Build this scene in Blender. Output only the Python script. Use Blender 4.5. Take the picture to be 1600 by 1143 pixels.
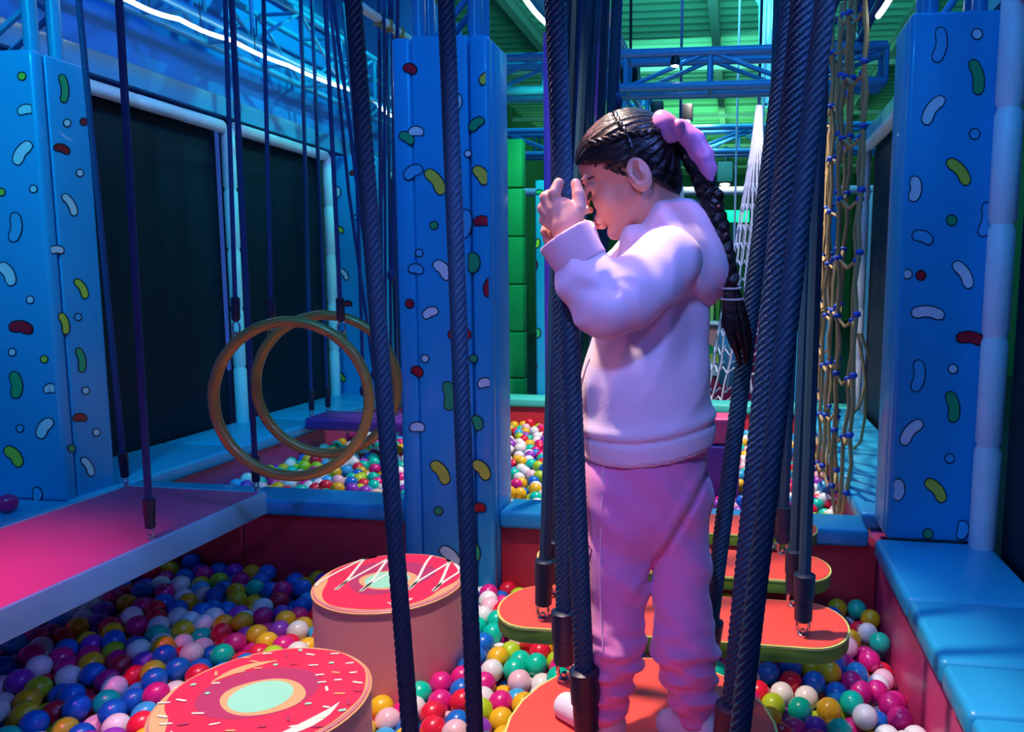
import bpy, bmesh, math, random
import numpy as np
from mathutils import Vector, Matrix

for o in list(bpy.data.objects): bpy.data.objects.remove(o)
SC = bpy.context.scene
COL = SC.collection
PI = math.pi
rnd = random.Random(7)

# ------------------------------------------------------------------ camera
CH = 1.05
_f, _cx, _cy = 1160.0, 990.0, 571.5
_yv = Vector((160, 131.5, 1160)).normalized()
_k = -.0716
_c = -131.5 / (160 * _k + 1160)
_zv = Vector((_k * _c, 1, _c)).normalized()
lh = lambda v: Vector((v[0], v[1], -v[2]))
_xv = lh(lh(_yv).cross(lh(_zv)))
CR = Vector((_xv[0], _yv[0], _zv[0])); CU = Vector((_xv[1], _yv[1], _zv[1])); CF = Vector((_xv[2], _yv[2], _zv[2]))
CC = Vector((0, 0, CH))
cam = bpy.data.cameras.new('camera')
camo = bpy.data.objects.new('camera', cam); COL.objects.link(camo)
camo.matrix_world = Matrix(((CR.x, CU.x, -CF.x, 0), (CR.y, CU.y, -CF.y, 0), (CR.z, CU.z, -CF.z, CH), (0, 0, 0, 1)))
cam.sensor_width = 36; cam.lens = _f / 1600 * 36; cam.shift_x = -190 / 1600
cam.clip_start = .02; cam.clip_end = 200
SC.camera = camo

def ray(px, py): return CF + CR * ((px - _cx) / _f) + CU * ((_cy - py) / _f)
def atY(px, py, Y): d = ray(px, py); return CC + d * (Y / d.y)
def atX(px, py, X): d = ray(px, py); return CC + d * (X / d.x)
def atZ(px, py, Z): d = ray(px, py); return CC + d * ((Z - CH) / d.z)
def proj(v):
    w = Vector(v) - CC; z = w.dot(CF)
    return _cx + _f * w.dot(CR) / z, _cy - _f * w.dot(CU) / z, z

# ------------------------------------------------------------------ light
SC.view_settings.view_transform = 'Standard'; SC.view_settings.look = 'None'
SC.view_settings.gamma = 1; SC.view_settings.use_curve_mapping = False
SC.view_settings.exposure = .6
W = bpy.data.worlds.new('world'); SC.world = W; W.use_nodes = True
W.node_tree.nodes['Background'].inputs[0].default_value = (.03, .10, .5, 1)
W.node_tree.nodes['Background'].inputs[1].default_value = .4

def lamp(kind, loc, aim, col, power, size=.3, size_y=None, angle=60, blend=.6):
    l = bpy.data.lights.new('light', kind); l.color = col; l.energy = power
    if kind == 'AREA':
        l.size = size
        if size_y: l.shape = 'RECTANGLE'; l.size_y = size_y
    elif kind == 'SPOT':
        l.shadow_soft_size = size; l.spot_size = math.radians(angle); l.spot_blend = blend
    else: l.shadow_soft_size = size
    o = bpy.data.objects.new('stage_and_fill_light', l); COL.objects.link(o)
    o.location = loc
    o.rotation_euler = (Vector(aim) - Vector(loc)).to_track_quat('-Z', 'Y').to_euler()
    return o
WARM = (1, .80, .66)
# warm white lamp over the middle of the near pit, and the same over the far pit
lamp('SPOT', (-.80, 1.40, 2.9), (-.42, 1.45, 0), WARM, 250, .05, angle=47, blend=.4)
lamp('SPOT', (-.2, 3.9, 2.9), (-.35, 4.2, 0), WARM, 300, .08, angle=80, blend=.6)
# magenta lamp on the hanging deck and the right wall
lamp('SPOT', (-1.5, .6, 2.6), (-2.05, 1.15, .3), (1, .12, .34), 190, .08, angle=42, blend=.9)
lamp('SPOT', (-.6, .9, 2.8), (.5, 1.2, .1), (1, .25, .55), 40, .1, angle=55, blend=.9)
# blue wash from the ceiling rigs
BLUE = (.02, .36, 1)
lamp('AREA', (-.6, .6, 3.6), (-.5, 2.2, .8), BLUE, 9, 1.6, 1.0)
lamp('SPOT', (-.2, .3, 2.9), (-.98, 2.45, 1.35), BLUE, 80, .1, angle=38, blend=.7)
lamp('SPOT', (-1.6, .4, 2.9), (-2.75, 2.4, 1.25), (.0, .66, .9), 135, .1, angle=44, blend=.7)
lamp('SPOT', (-.3, .4, 2.9), (.70, 2.45, 1.1), BLUE, 80, .1, angle=46, blend=.7)
lamp('AREA', (.2, 3.2, 3.6), (-.4, 3.2, 0), BLUE, 26, 2, 1.5)
lamp('SPOT', (-.9, 2.3, 3.2), (-2.8, 3.6, 1.6), (.0, .34, 1), 75, .1, angle=75, blend=.8)
lamp('SPOT', (-.9, 5.4, 3.4), (-2.8, 4.8, 1.4), (.0, .9, .8), 75, .1, angle=70, blend=.8)
# added pale blue fill that brightens the near right ledge
lamp('SPOT', (.1, .3, 2.8), (.68, 1.5, .2), (.22, .55, 1), 60, .1, angle=34, blend=.9)
# lavender and pink key lamps on the child, plus an added blue front fill
lamp('SPOT', (1.15, .35, 2.3), (-.1, 1.25, .85), (.15, .26, 1), 260, .12, angle=36, blend=.7)
lamp('SPOT', (-.22, -.35, 1.9), (-.16, 1.25, .8), (.20, .32, 1), 52, .08, angle=28, blend=.9)
# added green fill on the pad post and teal lamp throwing the truss shadows on the left wall
lamp('SPOT', (-1.2, 4.3, 2.5), (-1.5, 5.6, 1.2), (.1, 1, .5), 60, .05, angle=70, blend=.8)
lamp('SPOT', (-1.7, 4.3, 3.15), (-2.81, 4.3, 2.15), (.0, .85, .75), 60, .02, angle=80, blend=.8)
lamp('SPOT', (-1.1, 1.5, 2.2), (-.2, 1.2, 1.0), (1, .42, .45), 20, .06, angle=30, blend=.7)
lamp('SPOT', (-.9, -.6, 1.9), (-.2, 1.2, .6), (1, .30, .55), 9, .15, angle=32, blend=.8)
# white fills added to lift the far counter and the rope cones
lamp('SPOT', (-.4, 7.4, 3.0), (-.35, 9.1, .3), WARM, 110, .1, angle=60, blend=.8)
lamp('SPOT', (.3, 5.5, 3.0), (.15, 6.6, .5), (.8, .75, 1), 90, .1, angle=70, blend=.8)
# green light in the far hall
lamp('AREA', (0, 9, 3.2), (0, 16, 5.2), (.05, .55, .50), 120, 3, 2)
lamp('AREA', (-1, 18, 3.2), (-1, 24, 5.2), (.12, .6, .28), 170, 3, 2)
lamp('AREA', (-.5, 7, 4.5), (0, 10, .5), (.10, .6, .9), 90, 2, 2)
lamp('AREA', (-1, 13, 4.0), (0, 22, 2), (.12, .7, .5), 90, 3, 2)

# ------------------------------------------------------------------ materials
def mat(name, col, rough=.5, metal=0, coat=0, bump=None, emit=None, estr=0, var=None, spec=.5, sheen=0):
    m = bpy.data.materials.new(name); m.use_nodes = True
    nt = m.node_tree; b = nt.nodes['Principled BSDF']
    b.inputs['Base Color'].default_value = (*col, 1)
    b.inputs['Roughness'].default_value = rough; b.inputs['Metallic'].default_value = metal
    b.inputs['Coat Weight'].default_value = coat; b.inputs['Specular IOR Level'].default_value = spec
    b.inputs['Sheen Weight'].default_value = sheen
    if emit: b.inputs['Emission Color'].default_value = (*emit, 1); b.inputs['Emission Strength'].default_value = estr
    tc = nt.nodes.new('ShaderNodeTexCoord')
    if var is None: var = (6, .12)
    n = nt.nodes.new('ShaderNodeTexNoise'); n.inputs['Scale'].default_value = var[0]; n.inputs['Detail'].default_value = 4
    nt.links.new(tc.outputs['Object'], n.inputs['Vector'])
    mx = nt.nodes.new('ShaderNodeMix'); mx.data_type = 'RGBA'; mx.blend_type = 'MIX'
    mx.inputs[6].default_value = (*[c * (1 - var[1]) for c in col], 1)
    mx.inputs[7].default_value = (*[min(1, c * (1 + var[1])) for c in col], 1)
    nt.links.new(n.outputs['Fac'], mx.inputs[0]); nt.links.new(mx.outputs[2], b.inputs['Base Color'])
    if bump:   # (scale, strength, distance, stretch xyz)
        mp = nt.nodes.new('ShaderNodeMapping'); nt.links.new(tc.outputs['Object'], mp.inputs['Vector'])
        mp.inputs['Scale'].default_value = bump[3] if len(bump) > 3 else (1, 1, 1)
        n2 = nt.nodes.new('ShaderNodeTexNoise'); n2.inputs['Scale'].default_value = bump[0]; n2.inputs['Detail'].default_value = 3
        nt.links.new(mp.outputs[0], n2.inputs['Vector'])
        bp = nt.nodes.new('ShaderNodeBump'); bp.inputs['Strength'].default_value = bump[1]; bp.inputs['Distance'].default_value = bump[2]
        nt.links.new(n2.outputs['Fac'], bp.inputs['Height']); nt.links.new(bp.outputs[0], b.inputs['Normal'])
    return m
def srgb(r, g, b):
    f = lambda v: (v / 255 / 12.92) if v / 255 <= .04045 else ((v / 255 + .055) / 1.055) ** 2.4
    return (f(r), f(g), f(b))
M = {}
M['vinyl_blue'] = mat('vinyl blue', srgb(30, 165, 225), .38, coat=.15, bump=(2.5, .5, .02, (1, 1, .6)), var=(3, .08))
M['pad_blue'] = mat('pad blue', srgb(40, 165, 215), .35, coat=.2, bump=(4, .4, .015), var=(4, .08))
M['vinyl_red'] = mat('vinyl red', srgb(205, 45, 62), .4, coat=.1, bump=(5, .3, .01))
M['vinyl_pink'] = mat('vinyl pink', srgb(215, 70, 130), .4, coat=.1, bump=(5, .3, .01))
M['deck_pink'] = mat('deck pink', srgb(240, 90, 150), .42, bump=(3, .3, .01), var=(2, .1))
M['deck_rim'] = mat('deck rim', srgb(130, 205, 225), .4, bump=(8, .2, .005))
M['melon'] = mat('melon red', srgb(250, 85, 70), .45, bump=(30, .1, .002), var=(3, .06))
M['rind'] = mat('rind green', srgb(105, 150, 50), .45, var=(12, .2))
M['rind_edge'] = mat('rind edge', srgb(215, 225, 120), .45)
M['stool_pink'] = mat('stool pink', srgb(232, 140, 152), .45, bump=(2, .3, .006, (1, 1, 9)), var=(3, .05))
M['icing'] = mat('icing print', srgb(246, 50, 85), .35, var=(9, .16))
M['icing_dark'] = mat('icing shade print', srgb(196, 60, 105), .35)
M['dough'] = mat('dough print', srgb(245, 180, 125), .35)
M['mint'] = mat('mint print', srgb(165, 235, 200), .35)
M['cream'] = mat('cream print', srgb(250, 245, 225), .35)
M['outline'] = mat('print outline', (.006, .01, .03), .45)
M['pr_white'] = mat('print white', srgb(225, 235, 250), .4)
M['pr_yellow'] = mat('print yellow', srgb(225, 220, 70), .4)
M['pr_green'] = mat('print green', srgb(35, 175, 110), .4)
M['pr_red'] = mat('print red', srgb(200, 25, 45), .4)
M['pr_blue'] = mat('print blue', srgb(70, 180, 232), .4)
M['frame_white'] = mat('padded frame white', srgb(225, 235, 248), .45, bump=(9, .5, .01))
M['mesh_black'] = mat('black mesh', (.002, .006, .018), .5, spec=.3, var=(2, .3))
M['wall_blue'] = mat('wall paint', srgb(40, 125, 205), .7, var=(1.2, .1))
M['wall_dark'] = mat('dark wall paint', srgb(30, 70, 95), .7)
M['steel_blue'] = mat('painted steel', srgb(60, 155, 205), .3, coat=.3, var=(5, .1))
M['steel_dark'] = mat('dark painted steel', srgb(25, 60, 120), .35)
M['chrome'] = mat('zinc steel', srgb(205, 205, 210), .22, metal=1)
M['gold'] = mat('brushed gold tape', srgb(176, 138, 66), .32, metal=.25, coat=.3, bump=(60, .2, .002))
M['rope'] = mat('navy rope', srgb(22, 68, 90), .6, bump=(500, .12, .0005), var=(120, .25))
M['rope_thin'] = mat('blue rope', srgb(24, 50, 110), .65, var=(90, .3))
M['sleeve'] = mat('rope sleeve', srgb(20, 36, 62), .4, bump=(60, .3, .001))
M['net_tan'] = mat('tan net cord', srgb(176, 150, 100), .7, bump=(200, .5, .001))
M['net_white'] = mat('white net cord', srgb(225, 225, 240), .7)
M['knot_blue'] = mat('blue knot', srgb(30, 80, 190), .6)
M['led'] = mat('led tube', (1, 1, 1), .4, emit=(.75, .92, 1), estr=5)
M['neon'] = mat('green sign glow', (0, .6, .2), .4, emit=(0, .9, .25), estr=1.2)
M['bulb'] = mat('lamp lens', (1, 1, 1), .4, emit=(1, .85, .7), estr=8)
M['black'] = mat('black casing', (.006, .006, .01), .45)
M['ceil'] = mat('ceiling deck', srgb(150, 190, 160), .7, var=(.6, .2))
M['ceil_beam'] = mat('ceiling beam', srgb(185, 190, 175), .6)
M['duct'] = mat('duct skin', srgb(170, 225, 225), .45)
M['hall'] = mat('far wall', srgb(60, 110, 85), .8, var=(.8, .4))
M['floor'] = mat('hall floor', srgb(45, 55, 70), .6)
M['purple'] = mat('purple vinyl', srgb(105, 50, 150), .42, bump=(5, .2, .01))
M['violet_pole'] = mat('violet pole padding', srgb(205, 105, 215), .45)
M['green_pad'] = mat('green pad', srgb(20, 165, 95), .5)
M['teal_pad'] = mat('teal pad', srgb(70, 200, 190), .45)
M['bag_blue'] = mat('bag blue', srgb(110, 165, 215), .45)
M['bag_red'] = mat('bag red', srgb(185, 30, 85), .45)
M['mur_pink'] = mat('mural pink', srgb(235, 150, 160), .6, emit=None)
M['skin'] = mat('skin', srgb(226, 158, 138), .5, bump=(90, .08, .001), var=(8, .05))
M['skin'].node_tree.nodes['Principled BSDF'].inputs['Subsurface Weight'].default_value = .12
M['skin'].node_tree.nodes['Principled BSDF'].inputs['Subsurface Scale'].default_value = .01
M['lip'] = mat('lip', srgb(190, 85, 90), .4)
M['hoodie'] = mat('hoodie fleece', srgb(240, 215, 230), .85, bump=(220, .25, .001), sheen=.3, var=(5, .05))
M['rib'] = mat('hoodie rib knit', srgb(240, 190, 200), .85, bump=(160, .5, .001, (1, 1, .1)), sheen=.2)
M['pants'] = mat('pink velour', srgb(232, 136, 192), .8, bump=(160, .25, .001), sheen=.5, var=(6, .06))
M['piping'] = mat('pale piping', srgb(245, 190, 215), .7)
M['sock'] = mat('white sock', srgb(232, 228, 235), .85, bump=(260, .4, .001))
M['hair'] = mat('black hair', srgb(26, 17, 15), .38, bump=(55, .9, .004, (.25, 1, 1)), var=(40, .4))
M['bow'] = mat('pink satin', srgb(248, 150, 205), .4, bump=(25, .5, .003), sheen=.3)
M['band'] = mat('clear elastic', srgb(200, 190, 190), .3)
BALLC = {'magenta': (225, 30, 130), 'red': (235, 28, 60), 'white': (240, 236, 232), 'teal': (0, 205, 170), 'yellow': (245, 190, 30),
         'lime': (185, 215, 40), 'blue': (20, 110, 205), 'sky blue': (60, 175, 230), 'purple': (150, 60, 190), 'pale pink': (245, 195, 205)}
for k, v in BALLC.items():
    M['ball_' + k] = mat('ball ' + k, srgb(*v), .28, coat=.25, var=(25, .03))

# ------------------------------------------------------------------ builders
class G:
    def __init__(s): s.v = []; s.f = []; s.m = []; s.n = 0
    def add(s, vs, fs, mi=0):
        b = len(s.v); s.v.extend([tuple(v) for v in vs]); s.f.extend([tuple(i + b for i in f) for f in fs]); s.m.extend([mi] * len(fs)); return s
    def box(s, a, b, mi=0):
        x0, y0, z0 = a; x1, y1, z1 = b
        return s.add([(x0, y0, z0), (x1, y0, z0), (x1, y1, z0), (x0, y1, z0), (x0, y0, z1), (x1, y0, z1), (x1, y1, z1), (x0, y1, z1)],
                     [(0, 3, 2, 1), (4, 5, 6, 7), (0, 1, 5, 4), (1, 2, 6, 5), (2, 3, 7, 6), (3, 0, 4, 7)], mi)
    def tube(s, pts, r, n=8, mi=0, cap=True, closed=False, rf=None, flat=None):
        pts = [Vector(p) for p in pts]; L = len(pts)
        rs = r if isinstance(r, (list, tuple)) else [r] * L
        ref = None; rings = []; dist = 0
        for i, p in enumerate(pts):
            if closed: t = pts[(i + 1) % L] - pts[i - 1]
            else: t = pts[min(i + 1, L - 1)] - pts[max(i - 1, 0)]
            t.normalize()
            if ref is None:
                ref = Vector((0, 0, 1)) if abs(t.z) < .9 else Vector((1, 0, 0))
            u = (ref - t * ref.dot(t)).normalized(); w = t.cross(u); ref = u
            if i: dist += (pts[i] - pts[i - 1]).length
            ring = []
            for k in range(n):
                a = 2 * PI * k / n; rr = rs[i] * (rf(a, dist) if rf else 1)
                fl = flat if flat else 1
                ring.append(p + u * math.cos(a) * rr + w * math.sin(a) * rr * fl)
            rings.append(ring)
        vs = [q for ring in rings for q in ring]; fs = []
        R = L if closed else L - 1
        for i in range(R):
            j = (i + 1) % L
            for k in range(n):
                fs.append((i * n + k, i * n + (k + 1) % n, j * n + (k + 1) % n, j * n + k))
        if cap and not closed:
            fs.append(tuple(range(n))[::-1]); fs.append(tuple((L - 1) * n + k for k in range(n)))
        return s.add(vs, fs, mi)
    def lathe(s, c, prof, n=24, mi=0, cap=True):
        vs = []; fs = []
        for r, z in prof:
            for k in range(n): a = 2 * PI * k / n; vs.append((c[0] + r * math.cos(a), c[1] + r * math.sin(a), c[2] + z))
        for i in range(len(prof) - 1):
            for k in range(n): fs.append((i * n + k, i * n + (k + 1) % n, (i + 1) * n + (k + 1) % n, (i + 1) * n + k))
        if cap: fs.append(tuple(range(n))[::-1]); fs.append(tuple((len(prof) - 1) * n + k for k in range(n)))
        return s.add(vs, fs, mi)
    def prism(s, poly, z0, z1, mi=0, mtop=None):
        n = len(poly); vs = [(x, y, z0) for x, y in poly] + [(x, y, z1) for x, y in poly]
        s.add(vs, [(i, (i + 1) % n, n + (i + 1) % n, n + i) for i in range(n)] + [tuple(range(n))[::-1]], mi)
        s.add([(x, y, z1) for x, y in poly], [tuple(range(n))], mi if mtop is None else mtop)
        return s
    def sphere(s, c, r, nu=16, nv=10, mi=0, sc=(1, 1, 1)):
        vs = [(c[0], c[1], c[2] + r * sc[2])]
        for j in range(1, nv):
            t = PI * j / nv
            for k in range(nu):
                a = 2 * PI * k / nu; vs.append((c[0] + r * sc[0] * math.sin(t) * math.cos(a), c[1] + r * sc[1] * math.sin(t) * math.sin(a), c[2] + r * sc[2] * math.cos(t)))
        vs.append((c[0], c[1], c[2] - r * sc[2])); e = len(vs) - 1; fs = []
        for k in range(nu): fs.append((0, 1 + k, 1 + (k + 1) % nu)); fs.append((e, e - nu + (k + 1) % nu, e - nu + k))
        for j in range(nv - 2):
            for k in range(nu): a = 1 + j * nu; fs.append((a + k, a + nu + k, a + nu + (k + 1) % nu, a + (k + 1) % nu))
        return s.add(vs, fs, mi)
    def build(s, name, mats, parent=None, smooth=True, angle=40, bevel=0):
        me = bpy.data.meshes.new(name); me.from_pydata(s.v, [], s.f)
        mats = mats if isinstance(mats, (list, tuple)) else [mats]
        for m in mats: me.materials.append(M[m] if isinstance(m, str) else m)
        me.polygons.foreach_set('material_index', s.m)
        me.validate()
        if bevel:
            bm = bmesh.new(); bm.from_mesh(me); bmesh.ops.remove_doubles(bm, verts=bm.verts, dist=1e-5)
            es = [e for e in bm.edges if len(e.link_faces) == 2 and e.calc_face_angle(0) > .5]
            bmesh.ops.bevel(bm, geom=es, offset=bevel, segments=3, profile=.5, affect='EDGES', clamp_overlap=True)
            bm.to_mesh(me); bm.free()
        if smooth:
            me.polygons.foreach_set('use_smooth', [True] * len(me.polygons))
            me.set_sharp_from_angle(angle=math.radians(angle))
        o = bpy.data.objects.new(name, me); COL.objects.link(o)
        if parent: attach(o, parent)
        return o
def wloc(p):
    v = Vector(p.location)
    while p.parent: p = p.parent; v += Vector(p.location)
    return v
def attach(o, p):
    # geometry is authored in world space; thing empties carry only a location
    o.parent = p; w = wloc(p)
    if w.length > 0 and o.type == 'MESH': o.data.transform(Matrix.Translation(-w))
def tag(o, label=None, cat=None, group=None, kind=None):
    if label: o['label'] = label
    if cat: o['category'] = cat
    if group: o['group'] = group
    if kind: o['kind'] = kind
    return o
def thing(name, label, cat, loc=(0, 0, 0), group=None, kind=None):
    o = bpy.data.objects.new(name, None); COL.objects.link(o); o.location = loc; o.empty_display_size = .05
    return tag(o, label, cat, group, kind)
def struct(name, g, m, label=None, parent=None, **k):
    o = g.build(name, m, parent, **k)
    if parent is None: o['kind'] = 'structure'
    if label: o['label'] = label
    return o
def sempty(name, label, loc=(0, 0, 0)):
    o = thing(name, label, None, loc); o['kind'] = 'structure'; return o

# surface nets over a signed distance function
def nets(f, lo, hi, h):
    lo = np.array(lo, float); hi = np.array(hi, float); n = np.ceil((hi - lo) / h).astype(int) + 1
    ax = [lo[i] + h * np.arange(n[i]) for i in range(3)]
    X, Y, Z = np.meshgrid(*[a.astype(np.float32) for a in ax], indexing='ij')
    v = f(X, Y, Z).astype(np.float32)
    sgn = v < 0
    nx, ny, nz = n
    cnt = np.zeros((nx - 1, ny - 1, nz - 1), np.float32); pos = np.zeros((nx - 1, ny - 1, nz - 1, 3), np.float32)
    sl = lambda o, d: slice(o, o + d)
    for axis in range(3):
        others = [a for a in range(3) if a != axis]
        for da in (0, 1):
            for db in (0, 1):
                off = [0, 0, 0]; off[others[0]] = da; off[others[1]] = db
                s0 = tuple(sl(off[i], n[i] - 1) for i in range(3)); off2 = off[:]; off2[axis] += 1
                s1 = tuple(sl(off2[i], n[i] - 1) for i in range(3))
                a = v[s0]; b = v[s1]; x = sgn[s0] != sgn[s1]
                t = np.where(x, a / np.where(x, a - b, 1), 0)
                for i in range(3):
                    pos[..., i] += np.where(x, off[i] + (t if i == axis else 0), 0)
                cnt += x
    m = cnt > 0; idx = -np.ones(cnt.shape, int); idx[m] = np.arange(m.sum())
    ijk = np.argwhere(m); P = lo + h * (ijk + pos[m] / cnt[m][:, None])
    F = []
    for axis in range(3):
        o1, o2 = [(1, 2), (2, 0), (0, 1)][axis]
        sA = [slice(None)] * 3; sB = [slice(None)] * 3; sA[axis] = slice(0, n[axis] - 1); sB[axis] = slice(1, n[axis])
        x = sgn[tuple(sA)] != sgn[tuple(sB)]
        e = np.argwhere(x)
        ok = (e[:, o1] > 0) & (e[:, o2] > 0) & (e[:, o1] < n[o1] - 1) & (e[:, o2] < n[o2] - 1); e = e[ok]
        def g(d1, d2):
            q = e.copy(); q[:, o1] -= d1; q[:, o2] -= d2; return idx[q[:, 0], q[:, 1], q[:, 2]]
        a, b, c, d = g(1, 1), g(0, 1), g(0, 0), g(1, 0)
        fl = sgn[e[:, 0], e[:, 1], e[:, 2]]
        q = np.stack([a, b, c, d], 1); q[~fl] = q[~fl][:, ::-1]
        F.append(q)
    return P, np.concatenate(F)
def nmesh(name, parts, m, parent=None):
    """parts: list of (P, F, material index)"""
    vs = []; fs = []; mi = []; b = 0
    for P, F, k in parts:
        vs.append(P); fs.append(F + b); b += len(P); mi.append(np.full(len(F), k))
    V = np.concatenate(vs); Q = np.concatenate(fs); K = np.concatenate(mi)
    me = bpy.data.meshes.new(name); me.from_pydata(V.tolist(), [], Q.tolist())
    for x in (m if isinstance(m, (list, tuple)) else [m]): me.materials.append(M[x])
    me.polygons.foreach_set('material_index', K.astype(np.int32))
    me.polygons.foreach_set('use_smooth', [True] * len(me.polygons))
    o = bpy.data.objects.new(name, me); COL.objects.link(o)
    if parent: attach(o, parent)
    return o
def sm(a, b, k):
    h = np.clip(.5 + .5 * (b - a) / k, 0, 1); return b + (a - b) * h - k * h * (1 - h)
def ssub(a, b, k):      # a minus b, smooth
    return -sm(-a, b, k)
def cone(X, Y, Z, a, b, ra, rb):
    a = np.array(a, np.float32); b = np.array(b, np.float32); d = b - a; L = max(1e-9, float(d @ d))
    t = np.clip(((X - a[0]) * d[0] + (Y - a[1]) * d[1] + (Z - a[2]) * d[2]) / L, 0, 1)
    return np.sqrt((X - a[0] - t * d[0]) ** 2 + (Y - a[1] - t * d[1]) ** 2 + (Z - a[2] - t * d[2]) ** 2) - (ra + (rb - ra) * t)
def ell(X, Y, Z, c, r):
    k = np.sqrt(((X - c[0]) / r[0]) ** 2 + ((Y - c[1]) / r[1]) ** 2 + ((Z - c[2]) / r[2]) ** 2)
    return (k - 1) * min(r)

# ================================================================== setting
struct('floor', G().box((-8, -2, -.52), (8, 34, -.42)), 'floor')
# hall ceiling of corrugated deck
g = G(); y = 2.0; i = 0
prev = None
while y < 32:
    for (yy, zz) in ((y, 5.2), (y + .12, 5.2), (y + .16, 5.27), (y + .28, 5.27)):
        cur = (yy, zz)
        if prev: g.add([(-9, prev[0], prev[1]), (9, prev[0], prev[1]), (9, yy, zz), (-9, yy, zz)], [(0, 1, 2, 3)])
        prev = cur
    y += .32
g.box((-9, 2, 5.3), (9, 32, 5.34))
struct('ceiling', g, 'ceil', smooth=False)
for k, x in enumerate((-3.4, -.42, 2.6)):
    g = G().box((x - .07, 2, 4.98), (x + .07, 32, 5.01)).box((x - .07, 2, 5.17), (x + .07, 32, 5.2)).box((x - .012, 2, 5.0), (x + .012, 32, 5.18))
    struct('trim_%d' % (k + 1), g, 'ceil_beam', smooth=False)
for k, yy in enumerate((10.2, 14.2, 18.2, 22.2, 26.2)):
    struct('trim_%d' % (k + 4), G().box((-9, yy - .05, 4.9), (9, yy + .05, 4.99)), 'ceil_beam', smooth=False)
struct('wall_back', G().box((-9, 30, -.42), (9, 30.2, 5.3)), 'hall', smooth=False)
struct('wall_far_right', G().box((4.4, 5.3, -.42), (4.5, 30, 5.3)), 'hall', smooth=False)
struct('wall_far_left', G().box((-5.6, 7.6, -.42), (-5.5, 30, 5.3)), 'hall', smooth=False)

XL, XR = -2.81, .80
PL, PR = -2.43, .50
# left wall above and behind the netted openings
g = G().box((XL - .16, -1, 1.93), (XL - .02, 7.6, 3.6)).box((XL - .02, -1, 1.93), (XL + .015, 7.6, 2.03), 1)
struct('wall_left', g, ['wall_blue', 'steel_blue'], smooth=False)
struct('wall_right', G().box((XR + .03, -1, 1.96), (XR + .16, 5.2, 2.06)), 'steel_blue', smooth=False)
# netted openings, each pane of black mesh is a window
def opening(n, X, y0, y1, z1, posts, side):
    w = sempty('window_%d' % n, 'black mesh opening framed by pale padding on the %s wall' % side, (X, (y0 + y1) / 2, .22))
    s = 1 if side == 'right' else -1
    G().box((X + s * .05, y0, .1), (X + s * .06, y1, z1 + .05)).build('mesh_screen', 'mesh_black', w, smooth=False)
    def pad(a, b, r=.034 if n < 5 else .040):
        a = Vector(a); b = Vector(b); L = (b - a).length; n_ = max(2, round(L / .34)); q = []; rr = []
        for i in range(n_):
            for t in (.01, .05, .5, .95, .99):
                q.append(a.lerp(b, (i + t) / n_)); rr.append(r * (.84 if t in (.01, .99) else 1 + .03 * math.sin(i * 5)))
        G().tube(q, rr, 12).build('padded_frame', 'frame_white', w)
    pad((X, y0, z1), (X, y1, z1))
    for yy in posts: pad((X, yy, .215), (X, yy, z1))
opening(1, XL + .02, 2.62, 3.82, 1.865, [3.86], 'left')
opening(2, XL + .02, 3.9, 4.86, 1.875, [4.87], 'left')
opening(3, XL + .02, 5.3, 7.4, 1.88, [5.32, 7.4], 'left')
opening(4, XR, 2.68, 4.98, 1.9, [5.0], 'right')
opening(5, XR - .015, .2, 2.36, 1.90, [2.385], 'right')

# pit walls and padded ledges; each pad of a ledge is its own piece
def padrow(name, label, x0, x1, ys, z0=.165, z1=.228, mt='pad_blue', along='y', r=.016):
    t = sempty(name, label, ((x0 + x1) / 2, (ys[0] + ys[-1]) / 2, z0)) if along == 'y' else sempty(name, label, ((ys[0] + ys[-1]) / 2, (x0 + x1) / 2, z0))
    for a, b in zip(ys[:-1], ys[1:]):
        if along == 'y': g = G().box((x0, a + .003, z0), (x1, b - .003, z1))
        else: g = G().box((a + .003, x0, z0), (b - .003, x1, z1))
        g.build('ledge_pad', mt, t, bevel=r)
    return t
padrow('trim_9', 'blue padded ledge along the right side of the pits', PR - .035, XR + .02, [-.3, .55, .95, 1.25, 1.42, 1.62, 1.95, 2.42])
padrow('trim_10', 'blue padded ledge along the right side of the far pit', PR - .035, XR + .02, [2.68, 3.2, 3.75, 4.3, 4.98])
padrow('trim_11', 'blue padded ledge along the left side of the near pit', XL - .02, PL + .03, [-.3, .5, 1.3, 2.0, 2.36, 2.62])
padrow('trim_12', 'blue padded ledge along the left side of the far pit', XL - .02, PL + .03, [2.625, 3.3, 4.0, 4.98], mt='pad_blue')
padrow('trim_13', 'blue padded divider ledge between the two pits left of the column', 2.49, 2.665, [PL + .03, -1.85, -1.17], along='x')
padrow('trim_14', 'blue padded divider ledge between the two pits right of the column', 2.49, 2.665, [-.825, -.2, PR - .035], along='x')
padrow('trim_15', 'pale green padded ledge at the back of the far pit', 4.98, 5.18, [XL, -2, -1.17, -.3, XR], mt='teal_pad', along='x')
def pitwall(name, m, a, b):
    g = G().box(a, b); o = struct(name, g, m, bevel=.008); return o
pitwall('wall_pit_right', 'vinyl_pink', (PR, -.3, -.42), (PR + .05, 5.0, .165))
pitwall('wall_pit_left', 'vinyl_pink', (PL - .05, -.3, -.42), (PL, 5.0, .165))
for k, (a, b) in enumerate(((PL + .003, -1.85), (-1.845, -1.17), (-.825, -.2), (-.195, PR - .003))):
    pitwall('wall_pit_divider_%d' % (k + 1), 'vinyl_red', (a, 2.52, -.42), (b, 2.62, .165))
pitwall('wall_pit_back', 'vinyl_red', (PL, 5.0, -.42), (PR, 5.08, .165))
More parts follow.
